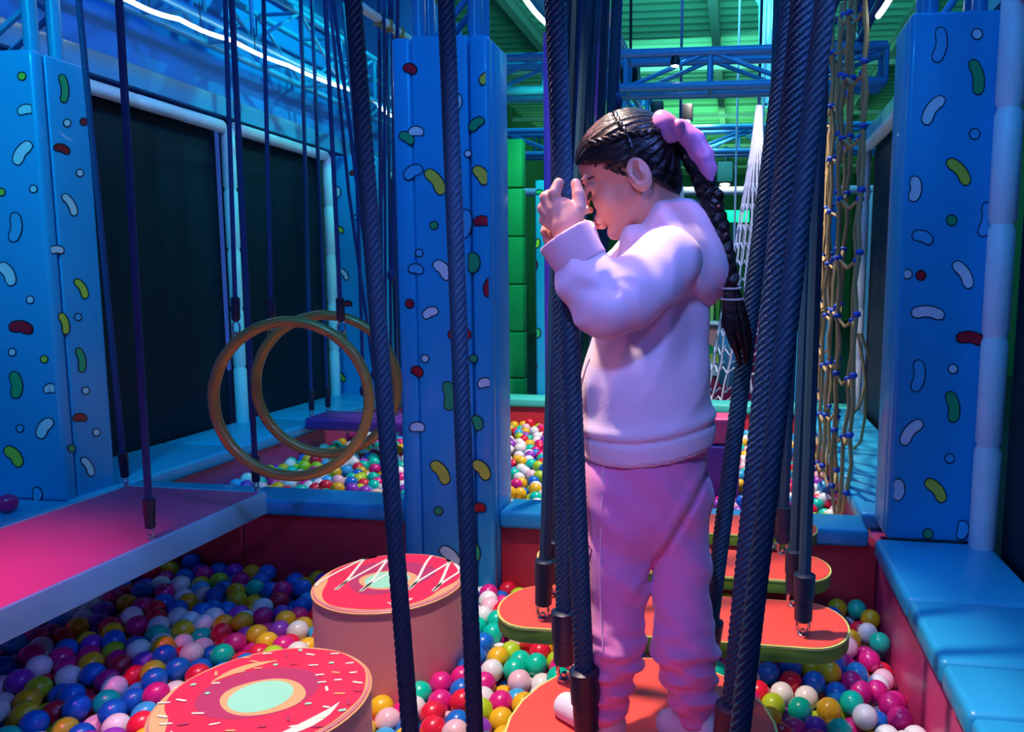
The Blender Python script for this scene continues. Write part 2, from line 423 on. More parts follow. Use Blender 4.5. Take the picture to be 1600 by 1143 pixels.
# little press studs along the tops of the pit walls
def stud(p, d, lab):
    o = G().sphere(p, .006, 8, 6).build('press_stud', 'chrome'); tag(o, lab, 'stud')
stud(atY(488, 809, 2.515), 0, 'small bright press stud on the red pit divider left of the column')
stud((PR - .003, *atX(1447, 974, PR)[1:]), 0, 'bright press stud on the pink right pit wall halfway up the picture edge')
stud((PR - .003, *atX(1525, 1122, PR)[1:]), 0, 'bright press stud on the pink right pit wall nearest the viewer')
stud((PL + .003, *atX(405, 690, PL)[1:]), 0, 'tiny press stud on the purple-red left wall of the far pit')
stud((PL + .003, *atX(320, 720, PL)[1:]), 0, 'tiny press stud on the left pit wall nearest the pink deck')

# ------------------------------------------------------------------ padded columns
def capsule(px, py, L, ang, th, bend=.075, n=7):
    """outline in picture pixels of a curved sprinkle"""
    a = math.radians(ang); out = []; half = max(0, L / 2 - th / 2)
    if half < 2:
        return [(px + th / 2 * math.cos(t * 2 * PI / 14), py + th / 2 * math.sin(t * 2 * PI / 14)) for t in range(14)]
    sp = []
    for i in range(n):
        s = -half + 2 * half * i / (n - 1); sp.append((s, bend * L * ((s / half) ** 2 - .5)))
    up = []; dn = []
    for i, (s, q) in enumerate(sp):
        ds = 1; dq = bend * L * 2 * s / half / half; l = math.hypot(ds, dq); nx, ny = -dq / l, ds / l
        up.append((s + nx * th / 2, q + ny * th / 2)); dn.append((s - nx * th / 2, q - ny * th / 2))
    def cap(c, d0, sg):
        r = []
        for k in range(1, 5):
            t = PI * k / 5; r.append((c[0] + sg * th / 2 * math.sin(t), c[1] + sg * th / 2 * math.cos(t) * d0))
        return r
    poly = up + cap(sp[-1], 1, 1) + dn[::-1] + cap(sp[0], 1, -1)
    # order: up forward, right cap, down backward, left cap
    return [(px + x * math.cos(a) - y * math.sin(a), py + x * math.sin(a) + y * math.cos(a)) for x, y in poly]
CK = {'w': 1, 'y': 2, 'g': 3, 'r': 4, 'o': 5}
def prints(parent, items, plane, lim):
    """flat printed sprinkles lying on the face of a pad"""
    g = G(); ax, val = plane
    off = .0012
    for (px, py, L, ang, c) in items:
        th = 17 if L >= 30 else (14 if L > 18 else max(9, L * .95))
        if lim.get('th'): th = lim['th']
        for lay, (t_, mi) in enumerate(((th + 2.6, 0), (th - 1.2, CK[c]))):
            pts = []
            for (x, y) in capsule(px, py, L + (2.6 if lay == 0 else -1.2), ang, t_):
                e = off * (lay + 1)
                p = atY(x, y, val - e) if ax == 'Y' else atX(x, y, val + e)
                if ax == 'Y': p.x = min(max(p.x, lim['lo']), lim['hi'])
                else: p.y = min(max(p.y, lim['lo']), lim['hi'])
                pts.append(p)
            if len(pts) > 2:
                n = len(pts); c0 = sum(pts, Vector()) / n
                if n == 14: g.add([c0] + pts, [(0, 1 + i, 1 + (i + 1) % n) for i in range(n)], mi)
                else:
                    # strip across the capsule keeps it convex-safe
                    m7 = 7; up = pts[:7]; rc = pts[7:11]; dn = pts[11:18][::-1]; lc = pts[18:22]
                    vs = up + dn; fs = [(i, i + 1, 7 + i + 1, 7 + i) for i in range(6)]
                    g.add(vs, fs, mi)
                    g.add([up[6]] + rc + [dn[6]], [tuple(range(6))], mi); g.add([dn[0]] + lc + [up[0]], [tuple(range(6))], mi)
    return g.build('printed_sprinkles', ['outline', 'pr_white', 'pr_yellow', 'pr_green', 'pr_red', 'pr_blue'], parent, smooth=False)
def column(name, lab, x0, x1, y0, y1, z0, z1, strips=True, mast=True):
    t = thing(name, lab, 'column', ((x0 + x1) / 2, (y0 + y1) / 2, z0), 'padded sprinkle columns')
    w = x1 - x0; s = .07 if strips else .0
    gap = .0022
    # front pad, corner strips, side pads, back pad: separate laced covers
    if strips:
        G().box((x0 + s + gap, y0, z0), (x1 - s - gap, y0 + .04, z1)).build('front_pad', 'vinyl_blue', t, bevel=.006)
        G().box((x0, y0 + .002, z0), (x0 + s - gap, y0 + .05, z1)).build('corner_pad', 'vinyl_blue', t, bevel=.014)
        G().box((x1 - s + gap, y0 + .002, z0), (x1, y0 + .05, z1)).build('corner_pad', 'vinyl_blue', t, bevel=.014)
    else:
        G().box((x0, y0, z0), (x1, y0 + .05, z1)).build('front_pad', 'vinyl_blue', t, bevel=.014)
    G().box((x0, y0 + .053, z0), (x0 + .04, y1, z1 - .004)).build('side_pad', 'vinyl_blue', t, bevel=.008)
    G().box((x1 - .04, y0 + .053, z0), (x1, y1, z1 - .004)).build('side_pad', 'vinyl_blue', t, bevel=.008)
    G().box((x0 + .042, y1 - .03, z0), (x1 - .042, y1, z1 - .004)).build('back_pad', 'vinyl_blue', t, bevel=.008)
    if mast:
        for x in (x0 + .07, x1 - .07):
            for y in (y0 + .075, y1 - .05):
                G().tube([(x, y, z1 - .3), (x, y, 2.9)], .024, 10).build('mast_tube', 'steel_blue', t)
        z = z1 - .05; sg = 1
        while z < 2.8:
            for y in (y0 + .075, y1 - .05):
                a = (x0 + .07, y, z) if sg > 0 else (x1 - .07, y, z); b = (x1 - .07, y, z + .22) if sg > 0 else (x0 + .07, y, z + .22)
                G().tube([a, b], .011, 8).build('mast_brace', 'steel_blue', t)
            z += .22; sg = -sg
    return t
c1 = column('padded_column', 'sky blue padded column with sprinkle print in the middle between the two pits', -1.163, -.825, 2.45, 2.66, -.1, 1.85)
prints(c1, [(641, 107, 22, 20, 'r'), (650, 205, 24, 0, 'w'), (636, 215, 26, 35, 'g'), (681, 283, 46, 55, 'y'), (678, 352, 13, 0, 'g'), (645, 268, 32, -30, 'o'),
            (692, 421, 36, 50, 'w'), (640, 474, 14, 0, 'r'), (672, 488, 26, -25, 'w'), (652, 580, 20, 30, 'r'), (702, 618, 45, 85, 'g'), (652, 667, 24, 0, 'w'),
            (689, 737, 42, 55, 'y'), (685, 798, 14, 0, 'g'), (705, 870, 44, 50, 'w'), (763, 122, 30, -15, 'y'), (744, 193, 28, -40, 'g'), (752, 273, 33, 55, 'y'),
            (731, 240, 11, 0, 'w'), (727, 350, 46, 97, 'o'), (753, 345, 26, 0, 'r'), (740, 410, 32, 90, 'g'), (766, 447, 34, -70, 'r'), (718, 521, 36, 0, 'r'),
            (757, 598, 22, -10, 'w'), (746, 660, 24, 70, 'g'), (753, 733, 36, 50, 'y'), (749, 793, 20, 0, 'r'), (742, 862, 28, 80, 'g'), (650, 420, 24, 10, 'o'),
            (770, 170, 13, 0, 'w'), (712, 160, 30, 100, 'w'), (664, 560, 12, 0, 'w'), (655, 395, 12, 0, 'o'), (740, 560, 13, 0, 'g')],
       ('Y', 2.4495), {'lo': -1.155, 'hi': -.833})
c2 = column('padded_column', 'pale blue padded column with sprinkle print at the left picture edge', -2.90, PL, 2.36, 2.58, .22, 1.83, strips=False)
prints(c2, [(34, 119, 13, 0, 'y'), (40, 171, 26, -10, 'w'), (34, 238, 42, -55, 'w'), (52, 295, 12, 0, 'w'), (24, 355, 46, 95, 'o'), (12, 427, 40, 60, 'w'), (47, 468, 12, 0, 'w'),
            (33, 511, 38, 10, 'r'), (19, 550, 12, 0, 'w'), (69, 561, 12, 0, 'y'), (25, 601, 42, 85, 'g'), (69, 668, 36, -55, 'w'), (31, 669, 12, 0, 'o'), (22, 712, 38, 50, 'y'),
            (78, 607, 20, -5, 'w'), (58, 772, 22, 90, 'o'), (2, 300, 12, 0, 'y')], ('Y', 2.3595), {'lo': -2.9, 'hi': PL - .012})
prints(c2, [(100, 138, 44, 85, 'g'), (105, 192, 12, 0, 'w'), (97, 232, 26, 20, 'r'), (110, 319, 38, 60, 'w'), (88, 390, 24, 0, 'w'), (128, 450, 34, 60, 'y'), (101, 505, 34, 75, 'y'),
            (122, 495, 10, 0, 'o'), (127, 562, 38, 80, 'g'), (134, 610, 11, 0, 'w'), (125, 652, 22, 0, 'r'), (151, 675, 12, 0, 'w'), (138, 728, 32, 60, 'w'), (131, 190, 12, 0, 'r'),
            (125, 270, 12, 0, 'w'), (112, 700, 10, 0, 'g')], ('X', PL + .0005), {'lo': 2.375, 'hi': 2.57, 'th': 11})
c3 = column('padded_column', 'blue padded column with sprinkle print on the right next to the black mesh', PR + .005, XR - .01, 2.43, 2.65, .22, 1.86, strips=False)
prints(c3, [(1469, 70, 55, 98, 'o'), (1527, 53, 17, 0, 'w'), (1527, 120, 55, 80, 'g'), (1457, 171, 52, -55, 'w'), (1523, 209, 17, 0, 'o'), (1565, 217, 16, 0, 'w'), (1499, 267, 50, 50, 'y'),
            (1541, 343, 54, 100, 'o'), (1487, 344, 17, 0, 'g'), (1442, 370, 34, 20, 'o'), (1439, 430, 16, 0, 'r'), (1506, 428, 48, 58, 'w'), (1450, 488, 52, 5, 'w'), (1517, 528, 46, 8, 'r'),
            (1435, 587, 50, 97, 'o'), (1489, 576, 15, 0, 'w'), (1489, 635, 48, 82, 'g'), (1423, 674, 48, -50, 'w'), (1484, 716, 15, 0, 'o'), (1463, 765, 44, 50, 'y'), (1450, 834, 16, 0, 'g'),
            (1504, 828, 30, 100, 'o'), (1430, 295, 40, 95, 'w'), (1418, 428, 15, 90, 'w'), (1404, 765, 34, 95, 'w')], ('Y', 2.4295), {'lo': PR + .02, 'hi': XR - .02})
c4 = column('padded_column', 'distant teal padded column at the far left corner behind the hoops', -2.86, -2.5, 4.98, 5.2, .2, 1.9, strips=False, mast=False)
prints(c4, [(530, 358, 16, 30, 'y'), (538, 428, 20, 55, 'w'), (543, 474, 14, 0, 'r'), (537, 527, 20, 85, 'g'), (533, 588, 18, 45, 'y'), (552, 270, 11, 0, 'r'), (556, 240, 13, 20, 'y'), (528, 300, 16, 90, 'w'),
            (572, 590, 12, 60, 'g'), (555, 340, 9, 0, 'o'), (575, 350, 16, 80, 'w'), (585, 440, 14, 20, 'y'), (580, 520, 14, 100, 'r')],
       ('Y', 4.9795), {'lo': -2.85, 'hi': -2.51, 'th': 7})
c5 = column('padded_column', 'narrow distant sprinkle column seen between the violet pole and the middle column', -1.42, -1.27, 5.2, 5.35, .2, 1.75, strips=False, mast=False)
prints(c5, [(828, 345, 14, 60, 'w'), (843, 300, 12, 0, 'g'), (836, 415, 16, 100, 'r'), (829, 475, 12, 0, 'w'), (841, 520, 14, 90, 'g'), (833, 570, 14, 30, 'w'), (829, 530, 12, 60, 'y'), (840, 380, 14, 100, 'y')],
       ('Y', 5.1995), {'lo': -1.415, 'hi': -1.275, 'th': 6})
c6 = column('padded_column', 'distant blue padded column behind the tan cargo net', .42, .66, 5.2, 5.4, .2, 1.9, strips=False, mast=False)
prints(c6, [(1282, 455, 10, 80, 'r'), (1278, 300, 12, 60, 'w'), (1300, 570, 12, 10, 'r'), (1275, 520, 12, 70, 'y')], ('Y', 5.1995), {'lo': .43, 'hi': .65, 'th': 6})

# ------------------------------------------------------------------ trusses
def truss(name, lab, a, b, w, h, m='steel_blue', r=.024, step=.42, rails=None):
    a = Vector(a); b = Vector(b); d = (b - a).normalized(); s = Vector((-d.y, d.x, 0)).normalized(); L = (b - a).length
    t = thing(name, lab, 'truss', tuple((a + b) / 2), 'lighting trusses')
    c = [(-1, -1), (1, -1), (1, 1), (-1, 1)]
    P = lambda k, u: a + d * u + s * (c[k][0] * w / 2) + Vector((0, 0, c[k][1] * h / 2))
    for k in range(4): G().tube([P(k, 0), P(k, L)], r, 10).build('chord', m, t)
    n = int(L / step); q = L / n
    faces = ((0, 3), (1, 2), (0, 1), (3, 2))
    for i in range(n + 1):
        for (p, k) in faces:
            G().tube([P(p, min(L, i * q)), P(k, min(L, i * q))], r * .55, 6).build('brace', m, t)
        if i < n:
            for (p, k) in faces[:2]:
                u, v = (p, k) if i % 2 else (k, p)
                G().tube([P(u, i * q), P(v, (i + 1) * q)], r * .5, 6).build('brace', m, t)
    return t
truss('box_truss', 'blue box truss running along the top of the left wall under the light strip', (-2.58, .6, 2.38), (-2.58, 7.5, 2.38), .26, .28, r=.02)
truss('box_truss', 'blue box truss running away above the middle column', (-.99, 2.9, 2.69), (-.99, 9.8, 2.69), .22, .24)
truss('box_truss', 'blue box truss running away above the right ledge', (.62, 2.9, 2.70), (.62, 9.8, 2.70), .24, .26, m='steel_dark')
truss('box_truss', 'nearest cross truss catching pale green light above the girl', (-2.4, 5.1, 2.415), (.9, 5.1, 2.415), .2, .215, r=.031, step=.52)
truss('box_truss', 'second cross truss further back behind the white net cone', (-2.4, 7.6, 2.43), (1.4, 7.6, 2.43), .2, .23, r=.03, step=.55)
truss('box_truss', 'dark low truss far back above the left netted opening', (-2.7, 10, 2.86), (1.8, 10, 2.86), .25, .3, m='steel_dark')
o = G().tube([(-2.4, 8.2, 2.02), (1.6, 8.2, 2.02)], .045, 12).build('cross_pipe', 'frame_white'); tag(o, 'pale horizontal pipe crossing behind the bow and the net cone', 'pipe')
for x in (-2.2, 1.4):
    o = G().tube([(x, 8.2, -.42), (x, 8.2, 2.0)], .04, 10).build('pipe_post', 'frame_white'); tag(o, 'upright post holding the %s end of the pale far pipe' % ('left' if x < 0 else 'right'), 'post')
# light strips
def led(pts, lab):
    q = []
    for i in range(len(pts) - 1):
        for k in range(5):
            t = k / 5; p = Vector(pts[i]).lerp(Vector(pts[i + 1]), t); p.z -= .010 * math.sin(PI * t); q.append(p)
    q.append(Vector(pts[-1])); t = thing('light_strip', lab, 'light strip', tuple(q[0])); G().tube(q, .0105, 8).build('glow_tube', 'led', t)
    for p in q[2::5]: G().tube([p, (p.x, p.y, max(2.26, p.z + .12) if p.x < -2 else 2.6)], .0025, 5).build('hanger_wire', 'black', t)
led([atX(110, -45, -2.42), atX(200, 0, -2.42), atX(280, 30, -2.42), atX(360, 62, -2.42), atX(450, 102, -2.42), atX(550, 141, -2.42)], 'long glowing white light strip under the left truss')
led([atX(592, 166, -2.42), atX(625, 187, -2.42)], 'short glowing end of light strip just left of the middle column')
led([atX(812, -15, -.84), atX(853, 36, -.84)], 'glowing white light strip above the violet pole')
led([atX(886, 82, -.84), atX(918, 120, -.84)], 'glowing white light strip right of the dark ropes above the girl')
led([atX(1404, -30, .5), atX(1372, 25, .5)], 'glowing white light strip above the tan net')

# overhead pipes that carry the ropes
def opipe(a, b, lab, r=.03):
    o = G().tube([a, b], r, 12).build('overhead_pipe', 'steel_blue'); tag(o, lab, 'pipe'); return o

# hall furniture seen far behind
o = thing('ceiling_lamp', 'small round spotlight clamped on the cross truss above the girl', 'lamp', tuple(atY(1055, 100, 5.0)))
p = atY(1055, 100, 5.0)
G().lathe((p.x, p.y, p.z), [(.03, -.012), (.034, .02), (.02, .05)], 14).build('housing', 'black', o); G().sphere((p.x, p.y, p.z - .012), .028, 12, 8, sc=(1, 1, .5)).build('lens', 'bulb', o)
G().tube([(p.x, p.y, p.z + .04), (p.x, p.y, 2.54)], .008, 6).build('bracket', 'black', o)
def spot(px, py, Y, r, lab, zt):
    p = atY(px, py, Y); o = thing('ceiling_lamp', lab, 'lamp', tuple(p))
    G().box((p.x - r, p.y - r, p.z - r * 1.3), (p.x + r, p.y + r, p.z + r * 1.3)).build('housing', 'black', o, bevel=r * .2)
    G().sphere((p.x, p.y - r * .2, p.z - r * 1.35), r * .6, 10, 6, sc=(1, 1, .4)).build('lens', 'bulb', o)
    G().tube([(p.x, p.y, p.z + r), (p.x, p.y, zt)], r * .2, 6).build('bracket', 'black', o)
spot(1073, 176, 7.6, .06, 'black box spotlight hanging right of the bow', 2.4)
spot(1133, 270, 10, .11, 'black spotlight hanging low before the green far wall', 2.8)
spot(1027, 171, 7.6, .06, 'dark spotlight just above the girl hair', 2.4)
p = atY(985, 118, 5.4); o = G().box((p.x - .06, p.y - .08, p.z - .1), (p.x + .06, p.y + .08, p.z + .1)).tube([(p.x, p.y, p.z), (p.x, p.y, 5.2)], .01, 6).build('loudspeaker', 'black'); tag(o, 'black square loudspeaker hanging in the cross truss', 'speaker')
o = G().tube([atY(1210, 150, 9) + Vector((0, 0, -.1)), atY(1213, 60, 9), atY(1212, 0, 9), atY(1180, -60, 9)], [.14, .2, .2, .2], 16).build('air_duct', 'duct'); tag(o, 'pale teal air duct dropping from the hall ceiling', 'duct')
p = atY(1148, 338, 16); o = G().box((p.x - .26, 15.9, p.z - .12), (p.x + .3, 16, p.z + .12)).build('glowing_panel', 'neon', bevel=.01); tag(o, 'glowing green panel on the far hall wall beside the net cone', 'light panel')
o = G().tube([(p.x, 16, p.z - .1), (p.x, 16, -.42)], .04, 8).build('panel_post', 'steel_dark'); tag(o, 'dark post under the glowing green panel', 'post')
# violet poles by the column
for (px, r, Y, lab) in ((858, .016, 2.72, 'slim violet padded pole just right of the middle column'), (934, .015, 2.85, 'slim violet padded pole behind the girl chin'), (886, .012, 2.8, 'thin violet pole between the dark ropes')):
    p = atY(px, 600, Y); q = atY(px + (2 if px < 900 else 0), 105, Y)
    o = G().tube([(p.x, p.y, -.15), (p.x, p.y, 1.93)], r, 12).build('violet_pole', 'violet_pole'); tag(o, lab, 'pole')
# green wall pads in the gap
p0 = atY(800, 300, 5.6); p1 = atY(822, 300, 5.6)
t = thing('green_pad_post', 'broad green padded post in the gap right of the middle column', 'post', ((p0.x + p1.x) / 2, 5.6, -.42))
for i in range(7): G().box((p0.x - .05, 5.5, -.42 + i * .36), (p1.x, 5.6, -.42 + i * .36 + .352)).build('pad_section', 'green_pad', t, bevel=.012)
# counter with mural
t = thing('mural_counter', 'far counter front painted with green triangle and yellow disc on pink', 'counter', (-.32, 9, -.42))
q = [atY(1092, 508, 9), atY(1150, 508, 9), atY(1150, 572, 9), atY(1092, 572, 9)]
x0 = q[0].x - .5; x1 = q[1].x + .4; zt = q[0].z; zb = q[2].z
G().box((x0, 9.02, -.42), (x1, 9.5, zt)).build('cabinet', 'mur_pink', t, bevel=.01)
G().box((x0 - .02, 8.98, zt), (x1 + .02, 9.52, zt + .04)).build('worktop', 'frame_white', t, bevel=.01)
G().box((x0, 8.96, zb - .12), (x1, 9.02, zb)).build('shelf', 'frame_white', t, bevel=.01)
a = atY(1092, 525, 9.015); b = atY(1092, 572, 9.015); c = atY(1140, 560, 9.015)
G().add([a + Vector((-.3, 0, 0.1)), b + Vector((-.3, 0, 0)), b, c, a], [(0, 1, 2, 3, 4)]).build('green_print', 'green_pad', t, smooth=False)
c = atY(1116, 563, 9.01)
G().add([(c.x + .14 * math.cos(k * PI / 12), 9.005, c.z - .04 + .13 * math.sin(k * PI / 12)) for k in range(13)], [tuple(range(13))]).build('yellow_print', 'pr_yellow', t, smooth=False)
G().box((x0, 8.99, -.42), (x1, 9.015, zb - .14)).build('plinth', 'bag_red', t, bevel=.01)
# coloured slats above counter
for i, m in enumerate(('rind', 'pr_green', 'rind_edge', 'rind', 'pr_red', 'pr_green')):
    p = atY(1094 + i * 9, 500, 9.3)
    o = G().box((p.x - .022, 9.3, zt + .04), (p.x + .022, 9.34, zt + .6)).build('coloured_slat', m, bevel=.004); tag(o, 'thin %s upright on the far mural counter, %s of six' % (['olive', 'green', 'pale yellow', 'dark olive', 'red', 'emerald'][i], ['leftmost', 'second', 'third', 'fourth', 'fifth', 'rightmost'][i]), 'slat', 'uprights on the far counter')
# hanging bags beyond the far ledge
for px, py, Y, m, hh, rr, lab in ((1143, 560, 7.0, 'bag_blue', .5, .12, 'pale blue padded bag inside the big white net cone'), (1183, 545, 7.05, 'bag_red', .6, .11, 'crimson padded bag beside the pale blue one in the far net'),
                                  (1192, 470, 8.6, 'bag_blue', .4, .1, 'blue padded bag hanging above the crimson bag'), (1255, 560, 6.6, 'bag_red', .5, .1, 'crimson padded bag right of the thick dark rope')):
    p = atY(px, py, Y); o = thing('punch_bag', lab, 'punch bag', (p.x, p.y, p.z - hh / 2), 'padded bags in the far play area')
    G().lathe((p.x, p.y, p.z - hh / 2), [(rr * .8, 0), (rr, .03), (rr, hh - .03), (rr * .8, hh)], 18).build('bag_body', m, o)
    G().tube([(p.x, p.y, p.z + hh / 2 - .01), (p.x, p.y, 5.2)], .01, 6).build('strap', 'net_white', o)

# ================================================================== ropes
def rope_g(pts, r, near=True, n=None, strands=8, pitch=.085):
    pts = [Vector(p) for p in pts]
    L = sum((pts[i + 1] - pts[i]).length for i in range(len(pts) - 1))
    step = .0032 if near else .03
    q = []
    for i in range(len(pts) - 1):
        l = (pts[i + 1] - pts[i]).length; k = max(1, int(l / step))
        for j in range(k): q.append(pts[i].lerp(pts[i + 1], j / k))
    q.append(pts[-1])
    if near:
        rf = lambda a, s: .86 + .26 * abs(math.sin(strands / 2 * (a - 2 * PI * s / pitch)))
        return G().tube(q, r, n or 48, rf=rf)
    return G().tube(q, r, n or 8)
def hang_rope(parent, bot, top, r, near=False, m='rope', sleeve=.11, twist=1, shackle=True):
    """a rope with its sleeve and shackle; bot and top are world points"""
    bot = Vector(bot); top = Vector(top); d = (top - bot).normalized()
    R = rope_g([bot + d * .05, top], r, near, pitch=.085 * twist).build('rope', m, parent)
    if sleeve:
        a = bot + d * .035; L = sleeve
        G().tube([a, a + d * .004, a + d * L * .45, a + d * L * .47, a + d * L * .96, a + d * L], [r * 1.15, r * 1.45, r * 1.5, r * 1.65, r * 1.75, r * 1.2], 14).build('sleeve', 'sleeve', R)
    if shackle:
        k = r * .95; pts = []
        for i in range(14):
            t = 2 * PI * i / 14; pts.append(bot + Vector((k * math.cos(t), 0, .022 + k * 1.5 * math.sin(t))))
        g = G().tube(pts, r * .3, 8, closed=True)
        g.lathe((bot.x, bot.y, bot.z), [(r * .9, 0), (r * .9, .006), (r * .4, .01), (r * .4, .016)], 12)
        g.build('shackle', 'chrome', R)
    return R

TOPZ = 2.66
def top_at(px, Y, py=0, bot=None, z=TOPZ):
    """extend the line from bot through picture point (px,py) at depth Y up to the carrier height"""
    p = atY(px, py, Y); b = Vector(bot); t = (z - b.z) / (p.z - b.z); return b + (p - b) * t

# ------------------------------------------------------------------ watermelon boards
ZB = .275
def stadium(cx, cy, L, Wd, n=14, sup=1):
    sup = min(sup, L / Wd); out = []; r = Wd / 2; h = L / 2 - r * sup
    for k in range(n + 1):
        a = -PI / 2 + PI * k / n; out.append((cx + h + r * sup * math.cos(a), cy + r * math.sin(a)))
    for k in range(n + 1):
        a = PI / 2 + PI * k / n; out.append((cx - h + r * sup * math.cos(a), cy + r * math.sin(a)))
    return out
def board(name, lab, cx, cy, L, Wd, sup, ropes, near=False, rr=.0135):
    t = thing(name, lab, 'swing board', (cx, cy, ZB - .045), 'hanging boards over the near pit')
    G().prism(stadium(cx, cy, L, Wd, sup=sup), ZB - .04, ZB - .006).build('rind_side', 'rind', t, bevel=.003)
    G().prism(stadium(cx, cy, L + .003, Wd + .003, sup=sup), ZB - .0075, ZB - .002).build('rind_edge', 'rind_edge', t)
    G().prism(stadium(cx, cy, L - .006, Wd - .006, sup=sup), ZB - .004, ZB).build('red_top', 'melon', t, bevel=.0015)
    for b, tp in ropes: hang_rope(t, b, tp, rr, near)
    return t
def bz(px, py): return atZ(px, py, ZB)
# kid's board
b1 = [bz(882, 1062), bz(918, 1172), bz(1096, 1078), bz(1130, 1235)]
t1 = [top_at(872, b1[0].y + .0, 0, b1[0]), top_at(867, b1[1].y, 0, b1[1]), top_at(1236, b1[2].y, 0, b1[2]), top_at(1254, b1[3].y, 0, b1[3])]
board('melon_board', 'round red watermelon board the girl is standing on', -.145, 1.205, .475, .50, 1, list(zip(b1, t1)), True, .0145)
b2 = [bz(848, 967), bz(862, 930), bz(1254, 993), bz(1239, 948)]
t2 = [top_at(884, b2[0].y, 0, b2[0]), top_at(896, b2[1].y, 0, b2[1]), top_at(1288, b2[2].y, 0, b2[2]), top_at(1276, b2[3].y, 0, b2[3])]
board('melon_board', 'long orange-red watermelon board directly behind the girl legs, nearest of the three long ones', -.137, 1.665, .82, .235, .8, list(zip(b2, t2)))
b3 = [bz(872, 878), bz(886, 862), bz(1222, 866), bz(1212, 856)]
t3 = [top_at(918, b3[0].y, 0, b3[0]), top_at(930, b3[1].y, 0, b3[1]), top_at(1262, b3[2].y, 0, b3[2]), top_at(1250, b3[3].y, 0, b3[3])]
board('melon_board', 'middle one of the three long watermelon boards, in front of the red divider wall', -.135, 2.01, .82, .20, .8, list(zip(b3, t3)))
b4 = [bz(915, 817), bz(925, 808), bz(1180, 826), bz(1190, 812)]
t4 = [top_at(946, b4[0].y, 0, b4[0]), top_at(962, b4[1].y, 0, b4[1]), top_at(1225, b4[2].y, 0, b4[2]), top_at(1215, b4[3].y, 0, b4[3])]
board('melon_board', 'farthest long watermelon board, level with the divider ledge', -.13, 2.345, .81, .19, .8, list(zip(b4, t4)))
# the viewer's own board, below the frame; its four ropes cross the picture close up
b0 = [Vector((-.435, .84, ZB)), Vector((-.30, .88, ZB)), Vector((.015, .83, ZB)), Vector((.06, .70, ZB))]
def thru(b, px, py, Y):
    p = atY(px, py, Y); t = (TOPZ - b.z) / (p.z - b.z); return b + (p - b) * t
def near_rope(pxa, pxb, Ya, Yb):
    """rope through two picture points (top of frame at depth Ya, bottom at depth Yb) reaching the board"""
    a = atY(pxa, 0, Ya); b = atY(pxb, 1143, Yb); d = b - a
    bot = a + d * ((ZB - a.z) / d.z); top = a + d * ((TOPZ - a.z) / d.z); return bot, top
rp = [near_rope(552, 641, .98, .88), near_rope(697, 742, 1.0, .90), near_rope(1290, 1156, .86, .77), ((.10, .56, ZB), (.98, .36, TOPZ))]
print('board0 rope feet', [tuple(round(c, 2) for c in a) for a, b in rp])
board('melon_board', 'watermelon board nearest the viewer, its thick ropes crossing the picture close up', -.19, .74, .62, .40, .9, rp, True, .0105)

# ------------------------------------------------------------------ hanging pink deck
DZ = .30; D0, D1, DYN, DYF = -2.175, -1.63, .25, 2.36
t = thing('hanging_deck', 'long pink topped hanging deck with pale blue rim on the left', 'hanging deck', ((D0 + D1) / 2, 1.3, DZ - .08))
G().box((D0 + .012, DYN + .012, DZ - .02), (D1 - .012, DYF - .012, DZ - .001)).build('deck_top', 'deck_pink', t, bevel=.004)
for a, b in (((D0, DYN, DZ - .08), (D0 + .012, DYF, DZ)), ((D1 - .012, DYN, DZ - .08), (D1, DYF, DZ)), ((D0 + .012, DYN, DZ - .08), (D1 - .012, DYN + .012, DZ)), ((D0 + .012, DYF - .012, DZ - .08), (D1 - .012, DYF, DZ))):
    G().box(a, b).build('rim', 'deck_rim', t, bevel=.003)
G().box((D0 + .013, DYN + .013, DZ - .078), (D1 - .013, DYF - .013, DZ - .021)).build('underside', 'steel_dark', t)
dz = lambda px, py: atZ(px, py, DZ)
dr = [(dz(236, 843), 186, 'a'), (dz(197, 760), 123, 'a'), (dz(401, 767), 362, 'a')]
for b, pxt, _ in dr:
    hang_rope(t, b, top_at(pxt, b.y, 0, b), .0095, m='rope_thin', sleeve=.09)
for b, tp in (((-2.13, .55, DZ), (-2.3, .5, TOPZ)), ((-1.67, .55, DZ), (-1.6, .5, TOPZ))):
    hang_rope(t, b, tp, .0125, m='rope_thin', sleeve=.09)

